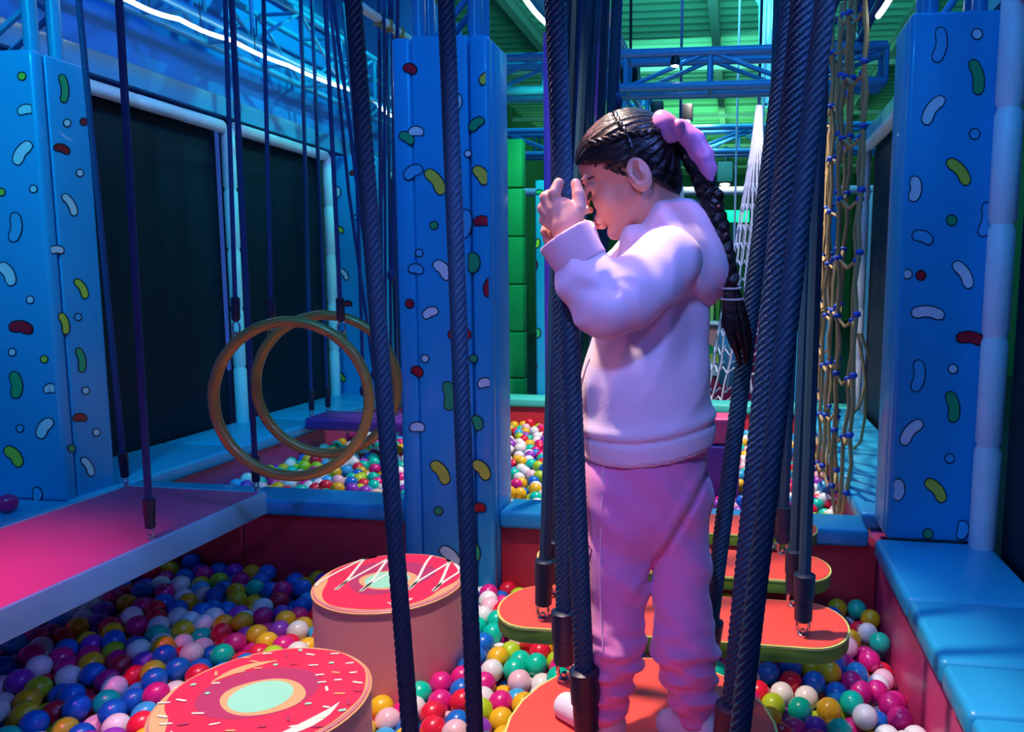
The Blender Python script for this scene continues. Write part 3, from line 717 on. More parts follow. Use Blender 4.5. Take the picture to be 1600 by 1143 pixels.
# ------------------------------------------------------------------ hoops
def hoop(lab, cpx, cpy, Y, rpx, ropes, tilt=0, stretch=1.0):
    c = atY(cpx, cpy, Y); k = (atY(cpx + 10, cpy, Y) - c).length / 10; R = rpx * k
    t = thing('trapeze_hoop', lab, 'hoop', tuple(c), 'tape wrapped trapeze hoops')
    pts = [c + Vector((R * .97 * math.cos(a), R * math.sin(tilt) * math.cos(a), R * stretch * math.sin(a))) for a in [2 * PI * i / 60 for i in range(60)]]
    G().tube(pts, .0165, 12, closed=True, rf=lambda a, s: 1 + .03 * math.sin(s * 180 + a)).build('ring', 'gold', t)
    for ang, pxt in ropes:
        a = math.radians(ang); p = c + Vector((R * .97 * math.cos(a), R * math.sin(tilt) * math.cos(a), R * stretch * math.sin(a)))
        e = p + Vector((0, 0, .03)); tp = top_at(pxt, Y, 0, e)
        rp_ = G().tube([e + Vector((0, 0, .03)), tp], .0065, 8).build('rope', 'rope_thin', t)
        d = (tp - e).normalized()
        G().tube([e + d * .03, e + d * .04, e + d * .1, e + d * .105], [.007, .0125, .0125, .007], 10).build('sleeve', 'sleeve', rp_)
        G().tube([e + Vector((.012 * math.cos(q), 0, .012 + .02 * math.sin(q))) for q in [2 * PI * i / 12 for i in range(12)]], .003, 6, closed=True).build('carabiner', 'chrome', rp_)
        G().tube([p + Vector((.0155 * math.cos(q), .0, .012 + .0155 * math.sin(q))) for q in [2 * PI * i / 12 for i in range(12)]], .0035, 6, closed=True).build('eye_bolt', 'gold', rp_)
    return t
hoop('front gold wrapped hoop hanging over the divider ledge, larger in view', 457, 624, 2.08, 106, [(132, 352), (48, 508)], .28, 1.07)
hoop('rear gold wrapped hoop, partly hidden behind the front one', 512, 601, 2.3, 98, [(138, 412), (46, 520)], .28, 1.04)

# ------------------------------------------------------------------ more thin ropes and small far decks
def far_deck(lab, x0, x1, y0, y1, z, th, m, ropes):
    t = thing('hanging_block', lab, 'swing board', ((x0 + x1) / 2, (y0 + y1) / 2, z - th))
    G().box((x0, y0, z - th), (x1, y1, z)).build('foam_block', m, t, bevel=.02)
    for px, py, pxt in ropes:
        b = atZ(px, py, z); hang_rope(t, b, top_at(pxt, b.y, 0, b), .0105, m='rope_thin', sleeve=.12)
    return t
p = atZ(478, 665, .22); q = atZ(640, 665, .22)
far_deck('purple padded board hanging over the far pit behind the hoops', p.x, q.x + .1, p.y - .02, p.y + .24, .27, .07, 'purple', [(487, 650, 470), (513, 645, 487), (598, 655, 592), (622, 648, 612)])
p = atZ(590, 640, .25); q = atZ(640, 640, .25)
far_deck('small green padded board hanging just behind the purple one', p.x - .03, q.x + .1, p.y + .1, p.y + .35, .3, .05, 'green_pad', [(596, 625, 535), (612, 622, 605)])
for (pb, pyb, pxt, Y, lab) in ((600, 600, 560, 3.0, 'slack'),):
    pass
def loose(pb, pyb, pt, Y, lab, r=.008, knot=True, mid=None):
    b = atY(pb, pyb, Y); tp = top_at(pt, Y, 0, b)
    t = thing('hanging_rope', lab, 'rope', tuple(b), 'thin climbing ropes')
    pts = [b, tp] if not mid else [b, atY(mid[0], mid[1], Y), tp]
    o = G().tube(pts, r, 8).build('rope', 'rope_thin', t)
    if knot: G().sphere((b.x, b.y, b.z), r * 2.3, 10, 7, sc=(1, 1, 1.5)).build('end_knot', 'rope_thin', t)
    return t
loose(568, 610, 549, 3.2, 'thin blue rope ending left of the near dotted rope, behind the rear hoop')
loose(585, 585, 517, 3.4, 'thin blue rope slanting right behind the hoops to a knot', mid=(545, 300))
loose(603, 560, 600, 3.6, 'thin straight rope close to the left edge of the middle column')
loose(612, 430, 622, 2.9, 'short thin rope in front of the left edge of the middle column')
loose(590, 480, 608, 4.0, 'thin far rope between the hoop ropes and the middle column', .007)
loose(883, 640, 908, 2.5, 'blue rope just right of the thick rope pair by the girl hand', .011)
loose(935, 150, 938, 3.4, 'speckled short rope above the girl forehead', .014)
loose(962, 160, 968, 3.0, 'speckled thicker rope above the girl crown', .012)
loose(920, 175, 925, 3.8, 'rope with bright flecks between the short ropes over the girl', .012)
for px, Y, lab in ((580, 3.0, 'pale steel rail with brass clamps above the middle column, left side'),):
    a = atY(560, 8, 3.3); b = atY(640, 62, 4.2)
    t = thing('steel_rail', lab, 'rail', tuple(a)); G().tube([a, b], .022, 10).build('rail_tube', 'frame_white', t)
    for k in (.35, .5, .75): p = a.lerp(b, k); G().lathe((p.x, p.y, p.z - .03), [(.03, 0), (.03, .05)], 10).build('clamp', 'gold', t)
a = atY(934, -20, 4.0); b = atY(965, 60, 5.0)
t = thing('steel_rail', 'short pale steel rail with brass clamps above the girl head', 'rail', tuple(a)); G().tube([a, b], .022, 10).build('rail_tube', 'frame_white', t)
for k in (.3, .8): p = a.lerp(b, k); G().lathe((p.x, p.y, p.z - .03), [(.03, 0), (.03, .05)], 10).build('clamp', 'gold', t)

# overhead carriers
for Y, lab in ((.9, 'nearest'), (1.22, 'second'), (1.7, 'third'), (2.02, 'fourth'), (2.36, 'fifth')):
    opipe((-1.25, Y, TOPZ + .03), (.75, Y, TOPZ + .03), 'blue overhead pipe carrying the %s board, above the picture' % lab)
for Y, lab in ((.5, 'near'), (1.83, 'middle'), (2.36, 'far')):
    opipe((-2.75, Y, TOPZ + .03), (-1.3, Y, TOPZ + .03), 'blue overhead pipe carrying the %s end of the pink deck, above the picture' % lab)
for x in (-2.78, -1.27, .78):
    opipe((x, .3, TOPZ + .09), (x, 5.2, TOPZ + .09), 'long blue overhead pipe along the pits, %s' % ({-2.78: 'left one', -1.27: 'middle one', .78: 'right one'}[x]))
for Y, lab in ((3.0, 'front'), (3.5, 'middle'), (4.0, 'back')):
    opipe((-2.75, Y, TOPZ + .03), (-.6, Y, TOPZ + .03), 'blue overhead pipe over the far pit, %s one' % lab)

# ------------------------------------------------------------------ foam stools with donut prints
def stool(lab, cx, cy, R, kind):
    Z = .2; t = thing('donut_stool', lab, 'stool', (cx, cy, -.42), 'donut topped foam stools')
    G().lathe((cx, cy, 0), [(R * .985, -.42), (R, -.40), (R, Z - .012), (R * .99, Z - .003), (R * .97, Z)], 64).build('foam_body', 'stool_pink', t)
    G().tube([(cx + R * math.cos(a), cy + R * math.sin(a), Z - .008) for a in [2 * PI * i / 64 for i in range(64)]], .003, 6, closed=True).build('seam', 'dough', t)
    def disc(rf, z, name, m, ox=0, oy=0, sy=1):
        n = 72; vs = [(cx + ox, cy + oy, Z + z)] + [(cx + ox + rf(2 * PI * k / n) * math.cos(2 * PI * k / n), cy + oy + sy * rf(2 * PI * k / n) * math.sin(2 * PI * k / n), Z + z) for k in range(n)]
        return G().add(vs, [(0, 1 + k, 1 + (k + 1) % n) for k in range(n)]).build(name, m, t, smooth=False)
    disc(lambda a: R * .975, .0004, 'dough_print', 'dough')
    if kind == 1:
        disc(lambda a: R * (.955 - .13 * max(0, math.cos(a + 2.75)) ** 12 - .10 * max(0, math.cos(a + .3)) ** 16 + .008 * math.sin(9 * a)), .0008, 'icing_print', 'icing')
        disc(lambda a: R * (.58 + .05 * math.sin(3 * a)), .0011, 'icing_shade', 'icing_dark', -.01, .02)
    else:
        disc(lambda a: R * (.955 - .13 * max(0, math.cos(a + 2.45)) ** 14 + .006 * math.sin(11 * a)), .0008, 'icing_print', 'icing')
        disc(lambda a: R * (.52 + .05 * math.sin(2 * a + 1)), .0011, 'icing_shade', 'icing_dark', -.02, .01)
    disc(lambda a: R * (.37 + .05 * abs(math.cos(a)) ** 6), .0014, 'hole_rim_print', 'dough', 0, -.005, .9)
    disc(lambda a: R * .30, .0017, 'hole_print', 'mint', -.005, -.005, .95)
    g = G()
    def band(pts, w, z, mi):
        vs = []; n = len(pts)
        for i, (x, y) in enumerate(pts):
            x2, y2 = pts[min(n - 1, i + 1)]; x1, y1 = pts[max(0, i - 1)]; l = math.hypot(x2 - x1, y2 - y1) or 1
            ww = w if not callable(w) else w(i / (n - 1)); nx, ny = -(y2 - y1) / l * ww, (x2 - x1) / l * ww
            vs += [(cx + x + nx, cy + y + ny, Z + z), (cx + x - nx, cy + y - ny, Z + z)]
        g.add(vs, [(2 * i, 2 * i + 1, 2 * i + 3, 2 * i + 2) for i in range(n - 1)], mi)
    if kind == 1:
        def wave(x0, x1, y0, y1, nw, ph):
            pts = []
            for i in range(90):
                u = i / 89; th = u * nw * 2 * PI + ph
                x = (x0 + (x1 - x0) * u + .045 * math.sin(2 * th)) * R; y = ((y0 + y1) / 2 + (y1 - y0) / 2 * math.sin(th)) * R
                r = math.hypot(x, y)
                if r > .95 * R: x *= .95 * R / r; y *= .95 * R / r
                pts.append((x, y))
            return pts
        band(wave(-.88, -.10, -.45, .95, 2.2, -1.2), .0042, .0021, 0)
        band(wave(.22, .95, -.30, .95, 2.1, 1.3), .0042, .0021, 0)
        band([(R * (.32 + .26 * u), R * (-.72 - .06 * math.sin(u * PI) + .17 * u * u)) for u in [i / 12 for i in range(13)]], lambda u: .002 + .010 * math.sin(PI * min(1, 1.2 * (1 - u))), .0021, 0)
    else:
        rr = random.Random(5); pl = []
        for i in range(400):
            a = rr.uniform(0, 2 * PI); q = R * math.sqrt(rr.uniform(.26, .86)); x, y = q * math.cos(a), q * math.sin(a)
            if all(math.hypot(x - u, y - v) > .030 for u, v in pl): pl.append((x, y))
            if len(pl) > 62: break
        for i, (x, y) in enumerate(pl):
            a = rr.choice((.25, .35, .15, -.1, .5, 2.2)); L = rr.uniform(.008, .0125); w = .0027
            mi = (0, 0, 1, 2, 0, 3)[i % 6]; L *= .6 if mi == 1 else 1; w *= 1.5 if mi == 1 else 1
            band([(x - L * math.cos(a), y - L * math.sin(a)), (x - L * .7 * math.cos(a), y - L * .7 * math.sin(a)), (x + L * .7 * math.cos(a), y + L * .7 * math.sin(a)), (x + L * math.cos(a), y + L * math.sin(a))],
                 lambda u: w * (.55 if u in (0, 1) else 1), .0024 + .0001 * (i % 3), mi)
        band([(R * .80 * math.cos(u), R * .80 * math.sin(u)) for u in [-.95 - .02 + i * .12 for i in range(9)]], lambda u: .013 * math.sin(PI * min(.98, max(.05, u))), .0018, 0)
        band([(R * .86 * math.cos(u), R * .86 * math.sin(u)) for u in [-2.0 + i * .1 for i in range(9)]], lambda u: .008 * math.sin(PI * min(.98, max(.05, u))), .0018, 2)
        band([(R * .7 * math.cos(u), R * .7 * math.sin(u)) for u in [2.0 + i * .12 for i in range(9)]], lambda u: .012 * math.sin(PI * min(.98, max(.05, u))), .0016, 2)
    g.build('drizzle_print' if kind == 1 else 'sprinkle_print', ['cream', 'mint', 'dough', 'icing_dark'], t, smooth=False)['kind'] = 'stuff'
S1 = (-.957, 1.92, .205); S2 = (-.937, 1.32, .205)
stool('pink foam stool with red icing and white zigzag drizzle print, under the middle column', *S1, 1)
stool('pink foam stool with sprinkle icing donut print at the bottom edge', *S2, 2)

# ------------------------------------------------------------------ block in the far pit
p = atY(1121, 800, 3.5); q = atY(1157, 665, 3.5)
t = thing('step_block', 'dark purple padded block standing in the far pit behind the girl', 'foam block', (p.x + .05, 3.6, -.42))
G().box((p.x - .18, 3.5, -.42), (q.x, 3.72, .27)).build('lower_block', 'purple', t, bevel=.012)
G().box((p.x - .16, 3.52, .273), (q.x - .02, 3.7, .40)).build('upper_block', 'vinyl_pink', t, bevel=.012)

# ------------------------------------------------------------------ nets
def side_net():
    t = thing('cargo_net', 'tan knotted cargo net hanging over the right ledge of the far pit', 'net', (.45, 3.9, .2))
    rr = random.Random(3)
    ys = [2.95 + .078 * i + .0035 * i * i for i in range(17)]; zs = [2.34 - .235 * i for i in range(10)]
    def P(i, j):
        y = ys[i]; z = zs[j]; bunch = .02 + .03 * j / 9
        x = .455 + .03 * math.sin(i * 1.7 + j * .15) - (.0 if i > 8 else .02) + .012 * math.sin(i * 5.1 + j * .5)
        return Vector((x, y + .02 * math.sin(i * 2.3 + j * .7), z - .03 * math.sin(i * 1.3) - (.12 if j == 9 and i % 3 == 1 else 0)))
    n = 0
    for i in range(17):
        pts = []
        for j in range(10):
            if i > 9 and j == 9: continue
            a = P(i, j); pts.append(a)
            if j < 9 and not (i > 9 and j == 8): b = P(i, j + 1); pts.append(a.lerp(b, .5) + Vector((.012 * math.sin(i + j), .012 * math.cos(2 * i + j), 0)))
        G().tube(pts, .0088, 7).build('upright_cord', 'net_tan', t)
    for j in range(1, 10):
        pts = []
        for i in range(17):
            if i > 9 and j == 9: continue
            a = P(i, j); pts.append(a)
            if i < 16 and not (i >= 9 and j == 9): b = P(i + 1, j); pts.append(a.lerp(b, .5) + Vector((0.01 * math.sin(3 * i), 0, -.035)))
        G().tube(pts, .0072, 7).build('cross_cord', 'net_tan', t)
        for i in range(0, 17, 1):
            if i > 9 and j == 9: continue
            if i > 9 and (i + j) % 3: continue
            p = P(i, j)
            G().sphere(p, .0165, 9, 7, sc=(1, 1, .85)).build('knot', 'knot_blue' if i < 10 else 'net_tan', t)
    # a loose tail of the net lying over the ledge
    for k, (px, py, qx, qy) in enumerate(((1340, 520, 1352, 600), (1352, 600, 1345, 690), (1345, 690, 1310, 705), (1352, 600, 1330, 650), (1345, 520, 1358, 560))):
        a = atY(px, py, 3.75); b = atY(qx, qy, 3.75); G().tube([a, a.lerp(b, .5) + Vector((.01, 0, -.02)), b], .0075, 7).build('tail_cord', 'net_tan', t)
side_net()
def cone_net(lab, apx, apy, bpx0, bpx1, bpy, Y, n=18):
    A = atY(apx, apy, Y); b0 = atY(bpx0, bpy, Y); b1 = atY(bpx1, bpy, Y); c = (b0 + b1) / 2; R = (b1 - b0).length / 2
    t = thing('rope_cone', lab, 'net', (c.x, c.y, c.z), 'white rope cones beyond the far pit')
    H_ = A.z - c.z
    def P(k, u, tw=0):   # u 0 top .. 1 base
        r = R * (.06 + .94 * u ** 1.25); a = 2 * PI * k / n + tw; q = A.lerp(c, u); return Vector((q.x + r * math.cos(a), Y + r * math.sin(a), A.z - H_ * u))
    for k in range(n):
        G().tube([P(k, u / 14, .08 * math.sin(u * 1.3 + k)) for u in range(15)], .0075, 5).build('upright_cord', 'net_white', t)
    us = [.2, .28, .35, .42, .48, .54, .6, .66, .72, .78, .84, .9, 1.0]
    for u in us:
        G().tube([P(k / 2, u - (.02 if k % 2 else 0)) for k in range(2 * n)], .0085, 5, closed=True).build('ring_cord', 'net_white', t)
    G().tube([A, Vector((A.x, A.y, 5.2))], .012, 8).build('hanging_cord', 'rope_thin', t)
cone_net('tall white rope cone hanging behind the girl braid', 1186, 165, 1100, 1226, 622, 6.2)
cone_net('smaller pale rope cone hanging further back right of the tall one', 1212, 310, 1178, 1262, 520, 7.4, 12)
cone_net('pale rope cone tip seen between the girl neck and braid', 1062, 268, 1015, 1105, 600, 6.8, 12)

# ================================================================== balls
def relax(N, x0, x1, y0, y1, zlo, ztop, cyl, seed):
    """random loose packing: overlapping balls push each other apart under a soft surface"""
    r = .0322; d = 2 * r; rg = np.random.default_rng(seed)
    P = np.stack([rg.uniform(x0 + r, x1 - r, N), rg.uniform(y0 + r, y1 - r, N), rg.uniform(zlo, ztop, N)], 1)
    def clampit():
        P[:, 0] = np.clip(P[:, 0], x0 + r, x1 - r); P[:, 1] = np.clip(P[:, 1], y0 + r, y1 - r)
        surf = ztop - r + .012 * np.sin(P[:, 0] * 7 + 1) * np.cos(P[:, 1] * 6) + .01 * np.sin(P[:, 0] * 15 + P[:, 1] * 11)
        P[:, 2] = np.clip(P[:, 2], zlo, surf)
        for (cx, cy, R) in cyl:
            dx = P[:, 0] - cx; dy = P[:, 1] - cy; q = np.hypot(dx, dy) + 1e-9; m = q < R + r
            P[m, 0] = cx + dx[m] / q[m] * (R + r); P[m, 1] = cy + dy[m] / q[m] * (R + r)
    clampit()
    for it in range(90):
        if it % 6 == 0:
            I = []; J = []
            o = np.argsort(P[:, 1]); ys = P[o, 1]
            hi = np.searchsorted(ys, ys + d * 1.35)
            for a in range(N):
                c = o[a + 1:hi[a]]
                if len(c):
                    c = c[np.abs(P[c, 0] - P[o[a], 0]) < d * 1.35]
                    if len(c): I.append(np.full(len(c), o[a])); J.append(c)
            I = np.concatenate(I); J = np.concatenate(J)
        D = P[J] - P[I]; L = np.linalg.norm(D, axis=1) + 1e-9; ov = np.maximum(0, d - L); m = ov > 0
        push = D[m] / L[m][:, None] * (ov[m] * .5)[:, None]
        np.add.at(P, J[m], push); np.add.at(P, I[m], -push)
        if it > 20: P[:, 2] -= .0006
        clampit()
    return P, r
def shade_mix(x, y, rg):
    w = {'magenta': 17, 'red': 12, 'white': 19, 'teal': 11, 'yellow': 14, 'lime': 7, 'blue': 13, 'sky blue': 6, 'purple': 6, 'pale pink': 5}
    if math.hypot(x + .60, y - 1.45) < .17: w['teal'] += 120
    if x < -1.2: w['teal'] -= 8; w['blue'] += 8; w['yellow'] += 6; w['purple'] += 6
    if x > .15: w['white'] += 8; w['magenta'] += 8; w['teal'] += 4
    if -.6 < x < -.2 and y < 1.7: w['white'] += 25; w['red'] += 12; w['yellow'] += 8
    ks = list(w); return rg.choices(ks, [w[k] for k in ks])[0]
sph = {}
def ball_mesh(c):
    if c not in sph:
        g = G().sphere((0, 0, 0), .0322, 28, 18); o = g.build('plastic_ball', 'ball_' + c); sph[c] = o.data; bpy.data.objects.remove(o)
    return sph[c]
NP, BR = relax(3050, -2.43, .50, .95, 2.52, -.17, 0.0, [S1, S2, (-.994, 2.56, .16)], 3)
cr = random.Random(11)
cols = [shade_mix(p[0], p[1], cr) for p in NP]
def covered(p):
    """is the straight view of this ball blocked by the deck, boards or stools"""
    v = Vector(p) - CC
    t = (DZ - .04 - CH) / v.z; h = CC + v * t
    if t < 1 and D0 < h.x < D1 + .02 and DYN < h.y < DYF: return True
    t = (ZB - .02 - CH) / v.z; h = CC + v * t
    if t < 1:
        if math.hypot(h.x + .145, h.y - 1.205) < .235: return True
        for (cy, w) in ((1.665, .105), (2.01, .09), (2.345, .085)):
            if abs(h.x + .137) < .38 and abs(h.y - cy) < w: return True
        t2 = (.1 - CH) / v.z; h2 = CC + v * t2
        for (cx, cy, R) in (S1, S2):
            for z_ in (.18, .1, .03):
                t2 = (z_ - CH) / v.z; h2 = CC + v * t2
                if t2 < 1 and math.hypot(h2.x - cx, h2.y - cy) < R * .98: return True
    return False
cand = []
NPl = [tuple(float(c) for c in p) for p in NP]
top = np.array(NPl)
for i, p in enumerate(NPl):
    px, py, z = proj(p)
    if z < .3 or not (-22 < px < 1622 and 560 < py < 1166): continue
    if p[2] < -.085 or covered(p): continue
    # hidden under a ball nearer the surface and closer to the viewer
    dv = top - np.array(p); w = np.array(CC) - np.array(p); w = w / np.linalg.norm(w)
    along = dv @ w; perp = np.linalg.norm(dv - along[:, None] * w, axis=1)
    cov = np.sum((along > .005) & (perp < .025)); 
    if cov > 0: continue
    cand.append((z, i))
cand.sort(); keep = [i for z, i in cand[:300]]
print('visible balls', len(cand))
named = set(keep)
zone = lambda p: 'beside the sprinkle stool' if p[0] < -1.14 and p[1] < 1.6 else ('near the left divider wall' if p[0] < -1.14 else ('between stools and girl' if p[0] < -.35 else ('by the right pit wall' if p[0] > .15 else 'under the melon boards')))
PX = {i: proj(NPl[i]) for i in keep}
def neigh(i, dx, dy):
    x, y, z = PX[i]; R_ = 1160 * .0644 / z; best = None; bd = 1e9
    for j in keep:
        if j == i: continue
        ex, ey = (PX[j][0] - x) / R_, (PX[j][1] - y) / R_
        q = ex * dx + ey * dy
        if q > .35 and q > .7 * math.hypot(ex, ey) and math.hypot(ex, ey) < min(bd, 2.2): bd = math.hypot(ex, ey); best = cols[j]
    return best
used_l = {}
for i in keep:
    c = cols[i]; o = bpy.data.objects.new('plastic_ball', ball_mesh(c)); COL.objects.link(o); o.location = NPl[i]
    o.rotation_euler = (cr.uniform(0, 6), cr.uniform(0, 6), 0)
    lab = '%s ball %s' % (c, zone(NPl[i])); ex = []
    for nm, dx, dy in (('left', -1, 0), ('right', 1, 0), ('in front', 0, 1), ('behind', 0, -1)):
        q = neigh(i, dx, dy)
        if q: ex.append('%s %s' % (q.replace('sky blue', 'azure').replace('pale pink', 'blush'), nm))
    lab = (lab + (', ' + ', '.join(ex[:4]) if ex else '')).replace('sky blue', 'azure').replace('pale pink', 'blush')
    w = lab.split()
    while len(w) > 16: ex.pop(); lab = ', '.join([lab.split(',')[0]] + ex); w = lab.split()
    tag(o, lab, 'ball', 'plastic balls in the near pit')
def stuff_balls(name, lab, pts, cs, nu=14, nv=9):
    ks = list(BALLC); g = G().sphere((0, 0, 0), .0322, nu, nv); bv = np.array(g.v); V = []; F = []; K = []
    for k, (p, c) in enumerate(zip(pts, cs)):
        V.append(bv + np.array(p)); F += [tuple(a + k * len(bv) for a in f) for f in g.f]; K += [ks.index(c)] * len(g.f)
    me = bpy.data.meshes.new(name); me.from_pydata(np.concatenate(V).tolist(), [], F)
    for c in ks: me.materials.append(M['ball_' + c])
    me.polygons.foreach_set('material_index', K); me.polygons.foreach_set('use_smooth', [True] * len(F))
    o = bpy.data.objects.new(name, me); COL.objects.link(o); tag(o, lab, 'balls', kind='stuff'); return o
rest = [i for i in range(len(NPl)) if i not in named]
stuff_balls('plastic_balls', 'remaining mixed colour balls filling the near pit', [NPl[i] for i in rest], [cols[i] for i in rest])
FP, _ = relax(2600, -2.43, .50, 2.62, 5.0, -.02, .115, [(-.994, 2.56, .16)], 5)
p = atY(1121, 800, 3.5); q = atY(1157, 665, 3.5)
FP = np.array([v for v in FP.tolist() if not (p.x - .215 < v[0] < q.x + .035 and 3.465 < v[1] < 3.755)])
stuff_balls('plastic_balls', 'mixed bright balls filling the far pit beyond the divider', FP.tolist(), [cr.choices(['yellow', 'red', 'teal', 'white', 'magenta', 'lime', 'sky blue', 'blue', 'pale pink', 'purple'], [15, 10, 14, 18, 9, 9, 8, 6, 7, 4])[0] for _ in FP], 12, 8)
struct('trim_16', G().box((PL, 2.62, -.42), (PR, 5.0, -.03)), 'floor', smooth=False)
# stray balls off the pit
for p, c, lab in (((*atZ(-2, 768, .26)[:2], .26), 'magenta', 'magenta ball stranded on the left ledge at the picture edge'),
                  ((*atZ(390, 752, .02)[:2], .02), 'sky blue', 'pale blue ball at the far pit corner beside the pink deck rope')):
    if c == 'magenta':
        o = bpy.data.objects.new('plastic_ball', ball_mesh(c)); COL.objects.link(o); o.location = (-2.5, 2.2, .262); tag(o, lab, 'ball')

# ================================================================== the girl
def P3(px, py, Y): return tuple(atY(px, py, Y))
KY = 1.24
girl = thing('person', 'girl in pale pink hoodie and trousers, long braid, standing on round board holding rope', 'person', (-.145, 1.2, ZB))
S_ = .94e-3
HO = P3(985, 275, KY)
def hd(X, Y, Z):
    dx, dy, dz = (X - HO[0]) / S_, (Y - HO[1]) / S_, (Z - HO[2]) / S_
    return dx * -.9 + dz * -.438, dy, dx * -.438 + dz * .9
def hw(f, s, u):
    return (HO[0] + S_ * (f * -.9 + u * -.438), HO[1] + S_ * s, HO[2] + S_ * (f * -.438 + u * .9))
def head_sdf(X, Y, Z):
    f, s, u = hd(X, Y, Z); a = np.abs(s)
    d = ell(f, s, u, (-10, 0, 30), (80, 66, 70))
    d = sm(d, ell(f, s, u, (22, 0, 46), (54, 52, 42)), 14)
    d = sm(d, ell(f, s, u, (30, 0, -20), (50, 50, 60)), 16)
    d = sm(d, ell(f, a, u, (42, 30, -30), (30, 22, 26)), 14)
    d = sm(d, cone(f, a, u, (0, 36, -44), (52, 14, -72), 20, 16), 14)
    d = sm(d, ell(f, s, u, (64, 0, -76), (17, 19, 14)), 9)
    d = sm(d, ell(f, a, u, (70, 20, 24), (10, 24, 7)), 8)                   # brow
    d = ssub(d, ell(f, a, u, (89, 27, 7), (15, 17, 12)), 8)                  # eye socket
    d = sm(d, ell(f, a, u, (66, 28, 6), (13, 16, 12)), 3)                    # closed lid over the eye
    d = sm(d, cone(f, s, u, (78, 0, 14), (98, 0, -17), 5, 8), 7)             # nose
    d = sm(d, ell(f, a, u, (92, 8, -20), (7, 6, 6)), 4)
    d = ssub(d, ell(f, a, u, (92, 5, -27), (4, 3, 4)), 2)                    # nostrils
    d = sm(d, ell(f, s, u, (82, 0, -47), (10, 18, 15)), 7)                    # muzzle
    d = ssub(d, ell(f, s, u, (95, 0, -49), (9, 18, 1.8)), 2.5)               # mouth line
    e = ell(f, a, u, (-19, 68, -17), (20, 10, 30)); e = ssub(e, ell(f, a, u, (-17, 79, -11), (13.5, 12, 21)), 1.5)
    e = sm(e, ell(f, a, u, (-25, 72, -13), (3.6, 6, 13)), 1.2); e = sm(e, ell(f, a, u, (-8, 75, -21), (4.5, 5, 6)), 1.5); e = ssub(e, ell(f, a, u, (-15, 76, -22), (4, 9, 7)), 1.5)
    d = sm(d, e, 5)
    d = d * S_
    d = sm(d, cone(X, Y, Z, hw(-22, 0, -35), P3(1045, 385, KY), .040, .046), .012)
    return d
hb = np.array(HO)
Ph = nets(head_sdf, hb - (.135, .085, .155), hb + (.125, .085, .125), .0026)
# left hand, back towards the viewer, round the rope; every finger its own chain
HY = 1.078
fing = [
    [(868, 322, HY), (866, 302, HY - .004), (873, 286, HY + .002)],                                     # index, pointing up
    [(861, 324, HY), (853, 309, HY + .004), (858, 305, HY + .028), (872, 312, HY + .046)],              # middle
    [(858, 336, HY), (849, 326, HY + .006), (853, 324, HY + .030), (869, 328, HY + .046)],              # ring
    [(860, 350, HY + .002), (851, 344, HY + .008), (854, 341, HY + .028), (868, 344, HY + .042)],       # little
    [(893, 352, HY + .004), (905, 327, HY + .006), (904, 304, HY + .012), (900, 287, HY + .018)]]       # thumb
fr = [(.0095, .0088, .0076), (.0098, .0092, .0084, .0074), (.0095, .009, .008, .0072), (.0088, .008, .0072, .0064), (.0125, .0105, .0092, .0078)]
def lhand(X, Y, Z):
    d = cone(X, Y, Z, P3(880, 326, HY + .002), P3(886, 350, HY), .0165, .018)
    d = sm(d, cone(X, Y, Z, P3(868, 330, HY), P3(874, 348, HY + .002), .0125, .014), .012)
    d = sm(d, cone(X, Y, Z, P3(893, 340, HY + .002), P3(890, 362, HY), .015, .017), .012)
    d = sm(d, cone(X, Y, Z, P3(886, 356, HY), P3(899, 392, 1.072), .021, .023), .012)
    k = None
    for pts, rs in zip(fing, fr):
        q = None
        for (a, b, ra, rb) in zip(pts[:-1], pts[1:], rs[:-1], rs[1:]):
            c = cone(X, Y, Z, P3(*a), P3(*b), ra, rb); q = c if q is None else sm(q, c, .002)
        d = sm(d, q, .004)
    return d
c0 = np.array(P3(882, 335, HY))
Pl = nets(lhand, c0 - (.055, .04, .075), c0 + (.055, .075, .075), .0022)
# far hand below it on the same rope, mostly hidden
RY = 1.135
fr2 = [[(872, 356, RY), (856, 350, RY - .006), (853, 362, RY - .016), (862, 372, RY - .020)],
       [(874, 362, RY), (860, 362, RY - .004), (857, 374, RY - .014), (866, 382, RY - .018)],
       [(878, 372, RY), (864, 376, RY), (862, 386, RY - .012), (870, 392, RY - .016)],
       [(882, 382, RY), (870, 388, RY + .002), (869, 396, RY - .008), (876, 400, RY - .012)],
       [(894, 352, RY + .004), (898, 336, RY - .002), (890, 326, RY - .008)]]
def rhand(X, Y, Z):
    d = cone(X, Y, Z, P3(884, 356, RY + .012), P3(890, 382, RY + .012), .019, .018)
    d = sm(d, cone(X, Y, Z, P3(893, 366, RY + .014), P3(907, 362, RY + .035), .02, .021), .012)
    for pts in fr2:
        rs = (.0092, .0086, .0078, .007) if len(pts) == 4 else (.011, .0092, .0078)
        for (a, b, ra, rb) in zip(pts[:-1], pts[1:], rs[:-1], rs[1:]): d = sm(d, cone(X, Y, Z, P3(*a), P3(*b), ra, rb), .003)
    return d
c1_ = np.array(P3(886, 362, RY))
Pr = nets(rhand, c1_ - (.06, .05, .07), c1_ + (.07, .08, .065), .0026)
NSH, NEL, NWR = P3(1043, 408, 1.165), P3(958, 474, 1.085), P3(899, 396, 1.072)
FSH, FEL, FWR = P3(1002, 405, 1.32), P3(940, 446, 1.27), P3(906, 366, 1.175)
AL = (float(atZ(950, 1098, .34).x), 1.165, .345); AR = (float(atZ(1085, 1100, .34).x), 1.185, .345)
